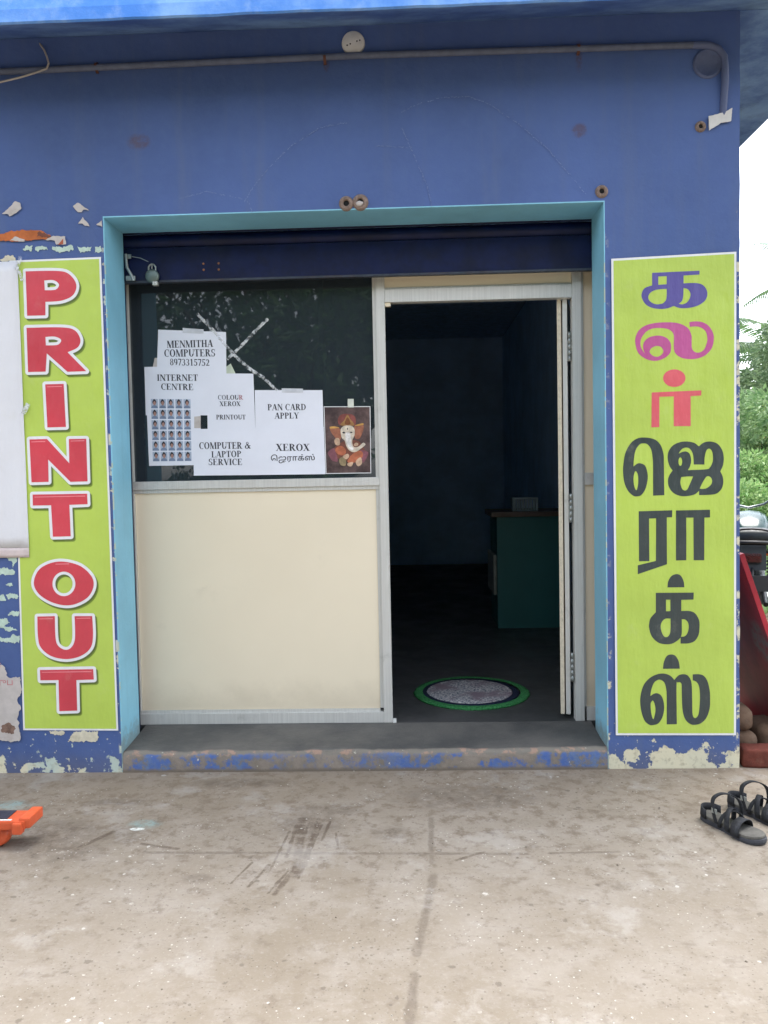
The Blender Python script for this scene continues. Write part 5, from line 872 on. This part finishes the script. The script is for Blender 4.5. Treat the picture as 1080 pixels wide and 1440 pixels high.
# grit and scraps lying loose on the concrete
def grit():
    q = random.Random(77); b = MB()
    for _ in range(900):
        x = q.uniform(-2.2, 2.2); y = -2.6*q.random()**1.25-.004; s = q.uniform(.0012, .0042)*(1.5 if q.random() < .06 else 1)
        if -1.8 < x < -1.3 and -.85 < y < -.6: continue
        if 1. < x < 1.4 and -.8 < y < -.3: continue
        a = q.uniform(0, 6.3); pts = [(x+s*math.cos(a+k*PI/2)*q.uniform(.5, 1.2), y+s*math.sin(a+k*PI/2)*q.uniform(.5, 1.2)) for k in range(4)]; h = s*q.uniform(.3, .9)
        V = [(u, v, .0002) for u, v in pts]+[(u*.5+x*.5, v*.5+y*.5, h) for u, v in pts]
        b.add(V, [[4, 5, 6, 7]]+[[k, (k+1) % 4, 4+(k+1) % 4, 4+k] for k in range(4)])
    mg = Mat('loose_grit', .9, .2); g = mg.n('NewGeometry') ; mg.base(mg.mix(g.outputs['Random Per Island'], lin('#5a4f44'), lin('#b5aea2')))
    tag(b.build('grit', mg.m), 'loose grit and dust crumbs scattered on the concrete', kind='stuff')
grit()
# ------------------------------------------------------------------ beside the shop
M_brick = simple('dusty_red_brick', '#6a3a30', .9, .2, 0, .22, 22, .5, '#7d6a5c'); M_stone = simple('brown_cement_block', '#6b5646', .9, .2, 0, .22, 16, .5, '#85786a')
def block(name, c, s, rz, mat, lab, cat, grp, rad, jit, seed, tilt=0.):
    # box whose edges are rounded by rad, surface slightly uneven
    bm = bmesh.new(); bmesh.ops.create_cube(bm, size=2); bmesh.ops.subdivide_edges(bm, edges=bm.edges[:], cuts=7, use_grid_fill=True)
    q = random.Random(seed); ph = [q.uniform(0, 6) for _ in range(6)]
    for v in bm.verts:
        p = Vector((v.co.x*s[0]/2, v.co.y*s[1]/2, v.co.z*s[2]/2)); c_ = Vector([max(-h+rad, min(h-rad, t)) for t, h in zip(p, (s[0]/2, s[1]/2, s[2]/2))])
        d = p-c_; p = c_+(d.normalized()*rad if d.length > 1e-6 else d)
        k = 1+.03*math.sin(p.x*40+ph[0])*math.sin(p.y*34+ph[1])+.03*math.sin(p.z*45+ph[2]+p.x*20)
        v.co = p*k+Vector((q.uniform(-1, 1), q.uniform(-1, 1), q.uniform(-1, 1)))*jit
    b = MB(); b.bm(bm, None, True); o = b.build(name, mat); o.location = c; o.rotation_euler = (0, tilt, rz); return tag(o, lab, cat, grp)
block('brick', (1.50, .04, .040), (.20, .10, .078), R(-8), M_brick, 'red brick lying on the concrete at the right corner of the shop', 'brick', None, .006, .0015, 1)
block('cement_block', (1.442, .20, .062), (.118, .20, .118), R(4), M_stone, 'rounded brown block behind the red brick, lower of the stacked two', 'block', 'brown blocks stacked beside the shop', .04, .0012, 2)
block('cement_block', (1.436, .20, .176), (.112, .20, .108), R(-3), M_stone, 'rounded brown block behind the red brick, upper of the stacked two', 'block', 'brown blocks stacked beside the shop', .042, .0012, 3, R(8))
block('cement_block', (1.585, .24, .07), (.14, .2, .14), R(9), M_stone, 'rounded brown block behind the red brick, right of the stacked two', 'block', 'brown blocks stacked beside the shop', .045, .0012, 4)
mr = Mat('red_painted_board', .5, .4); cr = mr.mix(mr.ramp(mr.noise(5, 6), .3, .7), lin('#8e1f2c'), lin('#b32c3a')); pr_ = mr.xyz()
cr = mr.mix(mr.mul(mr.blob(pr_[1:3], .2, .5, .09, .09, mr.noise(8, 5), .4), .8), cr, lin('#5f7f78')); mr.base(cr); mr.bump(mr.noise(30, 5), .2, .004)
bd = MB(); Mb = Matrix.Translation((1.718, .32, .0)) @ Matrix.Rotation(R(-18.5), 4, 'Y'); bd.box(-.0, .022, -.22, .6, .004, .955, b=.0015, M=Mb)
tag(bd.build('red_board', mr.m), 'red painted board leaning against the side wall of the shop', 'board')
# ------------------------------------------------------------------ motorcycle parked behind the corner, seen from its rear left
M_gloss = simple('glossy_dark_green_paint', '#22403e', .22, .6, 0, .08, 4); M_vinyl = simple('black_seat_vinyl', '#202829', .42, .55, 0, .15, 30, .06); M_blk = simple('black_plastic', '#1b1c1e', .45, .5); M_chrome = simple('bike_chrome', '#8f9494', .28, .5, .9, .08, 20); M_tyre = simple('tyre_rubber', '#1a1a1a', .9, .2); M_lens = simple('red_lens', '#3c1012', .2, .6)
def motorcycle(x, y, rz):
    e = empty('motorcycle', (x, y, -.03), 'dark green motorcycle with glossy seat and black grab rail parked beside the shop', 'motorcycle', None, rz)
    # local: +X is forward, rear axle at the origin
    def wheel(ax, r, nm='wheel'):
        RM = Matrix.Translation((ax, 0, r)) @ Matrix.Rotation(PI/2, 4, 'X')
        b = MB(); pf = [(r-.075, -.03), (r-.04, -.048), (r-.012, -.04), (r, -.018), (r, .018), (r-.012, .04), (r-.04, .048), (r-.075, .03)]; b.lathe(pf, 48, RM); w = b.build(nm, M_tyre, e)
        b = MB(); b.lathe([(r-.07, -.028), (r-.085, -.02), (r-.085, .02), (r-.07, .028)], 48, RM); b.lathe([(0, -.05), (.05, -.05), (.055, 0), (.05, .05), (0, .05)], 20, RM)
        for k in range(18):
            a = 2*PI*k/18; c = Vector((ax, .02*(-1)**k, r)); b.tube([c+Vector((.045*math.cos(a+.3), 0, .045*math.sin(a+.3))), Vector((ax+(r-.083)*math.cos(a), .004*(-1)**k, r+(r-.083)*math.sin(a)))], .0022, 5)
        b.build('rim', M_chrome, w)
    wheel(0, .30); wheel(1.26, .30)
    b = MB()
    for s in (-.1, .1):
        b.tube([(0, s, .30), (.35, s, .34), (.52, s*.8, .40)], .018, 8); b.tube([(-.18, s, .70), (.25, s, .68), (.55, s*.8, .62), (.95, s*.3, .80)], .016, 8); b.tube([(.5, s*.8, .36), (.55, s*.8, .62)], .016, 8); b.tube([(.52, s*.7, .3), (.9, s*.3, .42), (.97, 0, .80)], .016, 8)
    b.build('frame', M_blk, e)
    b = MB()
    for s in (-.13, .13):
        b.tube([(.0, s, .32), (.08, s, .66)], .012, 8)
        for k in range(9): b.lathe([(.022, 0), (.028, .008), (.022, .016)], 12, Matrix.Translation((.015+.0075*k, s, .40+.026*k)))
    b.build('rear_shock', M_chrome, e)
    b = MB(); b.box(.36, .68, -.12, .12, .24, .42, b=.03); b.tube([(.60, 0, .40), (.70, 0, .58)], .075, 16)
    for k in range(6): b.box(.575+k*.012, .72+k*.012, -.10, .10, .425+k*.022, .433+k*.022)
    b.build('engine', simple('dull_engine_alloy', '#6d6f70', .5, .5, .6), e)
    b = MB(); b.tube([(.70, -.08, .48), (.80, -.12, .32), (.6, -.15, .22), (.2, -.17, .26), (-.15, -.18, .34), (-.3, -.18, .37)], [.02, .022, .024, .04, .045, .038], 14); b.build('exhaust', M_chrome, e)
    # fuel tank and seat as lofted shapes: (x, half width, z low, z high)
    def loft(st, nm, mat, pw=.6):
        V = []; n = 16
        for (u, w, z0, z1) in st:
            for k in range(n):
                a = 2*PI*k/n; cx, sx = math.cos(a), math.sin(a)
                V.append((u, w*math.copysign(abs(cx)**pw, cx), (z0+z1)/2+(z1-z0)/2*math.copysign(abs(sx)**pw, sx)))
        b = MB(); F = [[i*n+k, i*n+(k+1) % n, (i+1)*n+(k+1) % n, (i+1)*n+k] for i in range(len(st)-1) for k in range(n)]
        F += [list(range(n))[::-1], [(len(st)-1)*n+k for k in range(n)]]; b.add(V, F, True); return b.build(nm, mat, e)
    loft([(.42, .06, .74, .80), (.46, .11, .70, .86), (.6, .15, .68, .93), (.75, .155, .70, .96), (.86, .13, .74, .95), (.93, .06, .80, .90)], 'fuel_tank', M_gloss, .75)
    seat = loft([(-.34, .10, .80, .845), (-.32, .13, .775, .875), (-.25, .145, .755, .888), (-.05, .145, .74, .875), (.12, .14, .72, .835), (.3, .125, .71, .80), (.44, .09, .72, .80), (.47, .05, .735, .78)], 'seat', M_vinyl, .55)
    b = MB(); b.tube([(-.335, -.115, .868), (-.345, -.06, .880), (-.348, 0, .884), (-.345, .06, .880), (-.335, .115, .868), (-.2, .146, .872)], .0075, 8); b.build('seat_piping', M_blk, seat)
    for s in (-1, 1):
        b = MB(); b.prism([(-.2, .56), (.28, .52), (.4, .68), (.2, .735), (-.28, .765)], .0, .02, Matrix.Translation((0, s*.125 if s > 0 else -.145, 0)) @ Matrix.Rotation(PI/2, 4, 'X') @ Matrix.Translation((0, 0, -.02 if s > 0 else 0))); b.build('side_panel', M_gloss, e)
    b = MB(); b.tube([(.02, .16, .74), (-.2, .168, .765), (-.36, .15, .785), (-.43, .08, .795), (-.44, 0, .797), (-.43, -.08, .795), (-.36, -.15, .785), (-.2, -.168, .765), (.02, -.16, .74)], .013, 10); b.build('grab_rail', M_blk, e)
    b = MB(); V = []
    for i in range(11):
        a = R(58+i*10)
        for j in range(7):
            t = (j/3-1); V.append((.36*math.cos(a)*1.02-.02, t*.085, .34+.36*math.sin(a)*1.02-.02*t*t))
    b.add(V, [[i*7+j, (i+1)*7+j, (i+1)*7+j+1, i*7+j+1] for i in range(10) for j in range(6)], True)
    b.build('rear_mudguard', M_chrome, e)
    b = MB(); b.prism([(-.40, .60), (-.33, .60), (-.26, .76), (-.35, .77)], -.09, .09, Matrix.Rotation(PI/2, 4, 'X')); b.build('tail_housing', M_vinyl, e)
    b = MB(); b.box(-.425, -.385, -.06, .06, .655, .715, b=.012); b.build('tail_light', M_lens, e)
    b = MB(); b.box(-.46, -.452, -.11, .11, .46, .57, b=.003); b.build('number_plate', simple('plain_plate', '#33383a', .5), e); b = MB(); b.tube([(-.36, 0, .64), (-.455, 0, .54)], .012, 8); b.build('plate_bracket', M_blk, e)
    for s in (-1, 1):
        b = MB(); b.tube([(-.3, s*.09, .70), (-.32, s*.16, .70)], .008, 8); b.blob((-.325, s*.175, .70), (.035, .024, .024), 2); b.build('indicator', simple('amber_lens', '#c2641c', .25, .6), e)
    b = MB()
    for s in (-.085, .085): b.tube([(1.26, s, .30), (1.03, s, .90)], .019, 12)
    b.box(1.0, 1.09, -.11, .11, .86, .885, b=.006); b.build('front_fork', M_chrome, e)
    b = MB(); V = []
    for i in range(11):
        a = R(25+i*13)
        for j in range(5): t = j/2-1; V.append((1.26+.335*math.cos(a), t*.06, .30+.335*math.sin(a)-.012*t*t))
    b.add(V, [[i*5+j, (i+1)*5+j, (i+1)*5+j+1, i*5+j+1] for i in range(10) for j in range(4)], True); b.build('front_mudguard', M_gloss, e)
    b = MB(); b.blob((1.12, 0, .84), (.07, .095, .095), 3); b.build('headlight', M_blk, e)
    hb = MB(); hb.tube([(.80, .37, 1.095), (.90, .26, 1.105), (.99, .12, 1.0), (1.01, 0, .97), (.99, -.12, 1.0), (.90, -.26, 1.105), (.80, -.37, 1.095)], .011, 10); hbo = hb.build('handlebar', M_chrome, e)
    for s in (-1, 1):
        b = MB(); b.tube([(.79, s*.38, 1.094), (.885, s*.275, 1.104)], .018, 12); b.build('grip', M_blk, hbo)
        b = MB(); b.tube([(.93, s*.28, 1.095), (.90, s*.36, 1.09), (.85, s*.42, 1.085)], .006, 8); b.build('brake_lever', M_chrome, hbo)
        b = MB(); b.tube([(.93, s*.22, 1.09), (.92, s*.27, 1.2), (.91, s*.31, 1.26)], .005, 8); b.blob((.905, s*.335, 1.29), (.014, .055, .035), 2); b.build('mirror', M_blk, hbo)
    return e
motorcycle(2.49, 2.62, R(69))

# ------------------------------------------------------------------ plants
def leaf_mat(name, a, b_, rough=.5, tl=.35):
    m = bpy.data.materials.new(name); m.use_nodes = True; t = m.node_tree; b = t.nodes['Principled BSDF']; o = t.nodes['Material Output']
    g = t.nodes.new('ShaderNodeNewGeometry'); mx = t.nodes.new('ShaderNodeMix'); mx.data_type = 'RGBA'; mx.inputs[6].default_value = lin(a); mx.inputs[7].default_value = lin(b_)
    t.links.new(g.outputs['Random Per Island'], mx.inputs[0]); t.links.new(mx.outputs[2], b.inputs['Base Color']); b.inputs['Roughness'].default_value = rough; b.inputs['Specular IOR Level'].default_value = .4
    tr = t.nodes.new('ShaderNodeBsdfTranslucent'); t.links.new(mx.outputs[2], tr.inputs[0]); ms = t.nodes.new('ShaderNodeMixShader'); ms.inputs[0].default_value = tl
    t.links.new(b.outputs[0], ms.inputs[1]); t.links.new(tr.outputs[0], ms.inputs[2]); t.links.new(ms.outputs[0], o.inputs[0]); return m
L1 = leaf_mat('bright_leaf', '#6b9455', '#a4bd80'); L2 = leaf_mat('mid_leaf', '#587a4c', '#86a06c'); L3 = leaf_mat('dark_leaf', '#2c4d26', '#4a7038'); L3b = leaf_mat('hazy_leaf', '#526c4c', '#7a9068'); L4 = leaf_mat('yellow_green_leaf', '#8a9a44', '#b4b45a'); L5 = leaf_mat('palm_leaf', '#4a6a46', '#6f8a5c')
M_bark = simple('grey_brown_bark', '#5a4a3c', .9, .2, 0, .25, 10, .5)
def leaves(q, clumps, n, size, asp=.45):
    V = []; F = []
    tot = sum(r[0]*r[1]*r[2] for c, r in clumps)
    for c, r in clumps:
        for _ in range(int(n*r[0]*r[1]*r[2]/tot)+1):
            u = Vector((q.gauss(0, 1), q.gauss(0, 1), q.gauss(0, 1))).normalized(); k = q.uniform(.35, 1)**.5*(1+.12*math.sin(u.x*7+c[0])*math.sin(u.z*6))
            p = Vector((c[0]+u.x*r[0]*k, c[1]+u.y*r[1]*k, c[2]+u.z*r[2]*k))
            d = (u+Vector((q.gauss(0, .6), q.gauss(0, .6), q.gauss(-.2, .6)))).normalized(); s = d.cross(Vector((q.gauss(0, 1), q.gauss(0, 1), q.gauss(0, 1)))).normalized(); nn = d.cross(s)
            L = size*q.uniform(.6, 1.35); w = L*asp; o = len(V)
            V += [p, p+d*L*.5+s*w*.5+nn*L*.08, p+d*L-nn*L*.1, p+d*L*.5-s*w*.5+nn*L*.08]; F += [[o, o+1, o+2], [o, o+2, o+3]]
    return V, F
def plant(name, x, y, h, w, n, size, mat, lab, cat, seed, trunk=.0, grp=None, nc=9):
    q = random.Random(seed); e = empty(name, (x, y, -.03), lab, cat, grp)
    cl = []
    z0 = h*trunk
    for i in range(nc):
        a = q.uniform(0, 2*PI); rr = w*.5*math.sqrt(q.random())*.8; zz = z0+(h-z0)*q.uniform(.12, .86); s = q.uniform(.32, .55)*min(w*.5, (h-z0)*.6)
        cl.append(((rr*math.cos(a), rr*math.sin(a), max(zz, s*.5)), (s*q.uniform(.8, 1.2), s*q.uniform(.8, 1.2), s*q.uniform(.6, .9))))
    V, F = leaves(q, cl, n, size); b = MB(); b.v = [tuple(v) for v in V]; b.f = F; b.sm = [False]*len(F); b.build('crown' if trunk else 'foliage', mat, e, fix=False)
    b = MB(); tr = .035+.02*h
    if trunk: b.tube([(0, 0, 0), (q.uniform(-.1, .1), q.uniform(-.1, .1), z0*.6), (q.uniform(-.15, .15), q.uniform(-.15, .15), z0+(h-z0)*.3), (0, 0, h*.8)], [tr, tr*.8, tr*.55, tr*.2], 9)
    base = Vector((0, 0, z0*.8 if trunk else 0.))
    for c, r in cl: b.tube([base, (base+Vector(c))/2+Vector((0, 0, .05*h)), Vector(c)], [tr*.5, tr*.3, tr*.12], 6)
    b.build('trunk' if trunk else 'stems', M_bark, e); return e
G1 = 'greenery behind the shop'
plant('bush', 4.3, 7.2, 1.45, 2.4, 16000, .075, L1, 'bright green bush right behind the motorcycle handlebar', 'bush', 1, 0, G1, 12)
plant('bush', 5.6, 9.6, 2.5, 3.0, 15000, .10, L2, 'mid green bush rising above the bright bush beside the shop', 'bush', 2, 0, G1, 12)
plant('bush', 7.6, 12.8, 3.4, 3.4, 12000, .12, L4, 'yellowish green bush half way up the greenery', 'bush', 3, 0, G1, 12)
plant('tree', 9.2, 15.0, 4.6, 4.6, 14000, .14, L3b, 'dark leafy tree behind the bushes beside the shop', 'tree', 4, .3, G1, 12)
plant('bush', 7.0, 7.6, 2.1, 3., 9000, .10, L2, 'green bush further right beyond the motorcycle', 'bush', 5, 0, G1, 10)
plant('tree', 13.5, 14.0, 5.2, 5.2, 9000, .16, L2, 'leafy tree at the far right beyond the bushes', 'tree', 6, .3, G1, 10)
def ground_cover():
    q = random.Random(8); V = []; F = []
    for _ in range(26000):
        x = q.uniform(1.9, 9); y = q.uniform(3.6, 9); hh = q.uniform(0, .30)*min(1, (y-3.4)/2.2); p = Vector((x, y, -.03+hh)); d = Vector((q.gauss(0, .5), q.gauss(0, .5), 1)).normalized(); s = d.cross(Vector((q.gauss(0, 1), q.gauss(0, 1), .1))).normalized(); L = q.uniform(.05, .11); o = len(V)
        V += [p, p+d*L*.5+s*L*.25, p+d*L, p+d*L*.5-s*L*.25]; F += [[o, o+1, o+2, o+3]]
    b = MB(); b.v = [tuple(v) for v in V]; b.f = F; b.sm = [False]*len(F); tag(b.build('ground_cover', L1, None, fix=False), 'low green creepers covering the ground behind the motorcycle', kind='stuff')
ground_cover()
def palm(x, y, h, lab, seed):
    q = random.Random(seed); e = empty('palm_tree', (x, y, -.03), lab, 'palm tree')
    b = MB(); b.tube([(0, 0, 0), (.15, 0, h*.35), (.1, .1, h*.7), (0, 0, h)], [.2, .16, .13, .12], 12); b.build('trunk', M_bark, e)
    for k in range(17):
        a = 2*PI*k/17+q.uniform(-.15, .15); el_ = q.uniform(-.1, 1.1); L = q.uniform(2.6, 3.4); pts = []; p = Vector((0, 0, h)); d = Vector((math.cos(a)*math.cos(el_), math.sin(a)*math.cos(el_), math.sin(el_)))
        for i in range(13): pts.append(p.copy()); p = p+d*L/12; d = (d+Vector((0, 0, -.11))).normalized()
        b = MB(); b.tube(pts, [.03*(1-i/14) for i in range(13)], 5)
        for i in range(2, 13):
            t = (pts[i]-pts[i-1]).normalized(); s = t.cross(Vector((0, 0, 1))).normalized()
            for m_ in range(3):
                for sg in (-1, 1):
                    p0 = pts[i-1].lerp(pts[i], m_/3); l = .75*math.sin(PI*min(1, (i+.5)/13))**.6*q.uniform(.8, 1.1); tip = p0+s*sg*l*.8+t*l*.45+Vector((0, 0, -l*.45)); w = t*.022
                    md = p0.lerp(tip, .5)+Vector((0, 0, .04)); b.add([p0-w, p0+w, md+w*1.3, tip, md-w*1.3], [[0, 1, 2, 3, 4]])
        b.build('frond', L5, e, fix=False)
palm(12.6, 21.5, 6.6, 'hazy coconut palm whose fronds show above the bushes at the right edge', 3)
palm(9.9, 18.2, 4.0, 'lower hazy palm just above the bushes at the right edge', 5)
def far_wood():
    q = random.Random(91); cl = []
    for i in range(70):
        a = R(-62+124*i/69+q.uniform(-1, 1)); d = q.uniform(48, 64); h = q.uniform(2.4, 4.6); cl.append(((d*math.sin(a), d*math.cos(a), h*.9), (q.uniform(2.4, 4), q.uniform(2, 3), h)))
    V, F = leaves(q, cl, 45000, .95); b = MB(); b.v = [tuple(v) for v in V]; b.f = F; b.sm = [False]*len(F)
    tag(b.build('far_wood', L2, None, fix=False), 'distant belt of trees far beyond the shop', kind='stuff')
far_wood()
# trees across the yard in front of the shop: the picture shows them only as reflections in the window
G2 = 'trees reflected in the shop window'
for i, (x, y, h, w) in enumerate(((-7.6, -12.5, 6.6, 6.), (-2.6, -13.5, 7., 6.4), (2.4, -14, 6.6, 6.2), (7.6, -14, 6.8, 6.), (-12.5, -11.5, 6.6, 6.))):
    plant('reflected_tree', x, y, h, w, 9800, .26, L3, 'dark leafy tree across the yard, seen only as a reflection in the shop window', 'tree', 50+i, .1, G2, 26)
for i, (x, y, h, w) in enumerate(((-7.5, -10.5, 3.2, 5.), (-3.2, -11.5, 3.4, 5.), (1.2, -11.5, 3.2, 5.), (5.6, -12, 3.4, 5.))):
    plant('reflected_bush', x, y, h, w, 5000, .22, L3, 'dark bush across the yard, seen only as a reflection in the shop window', 'bush', 70+i, 0, G2, 12)
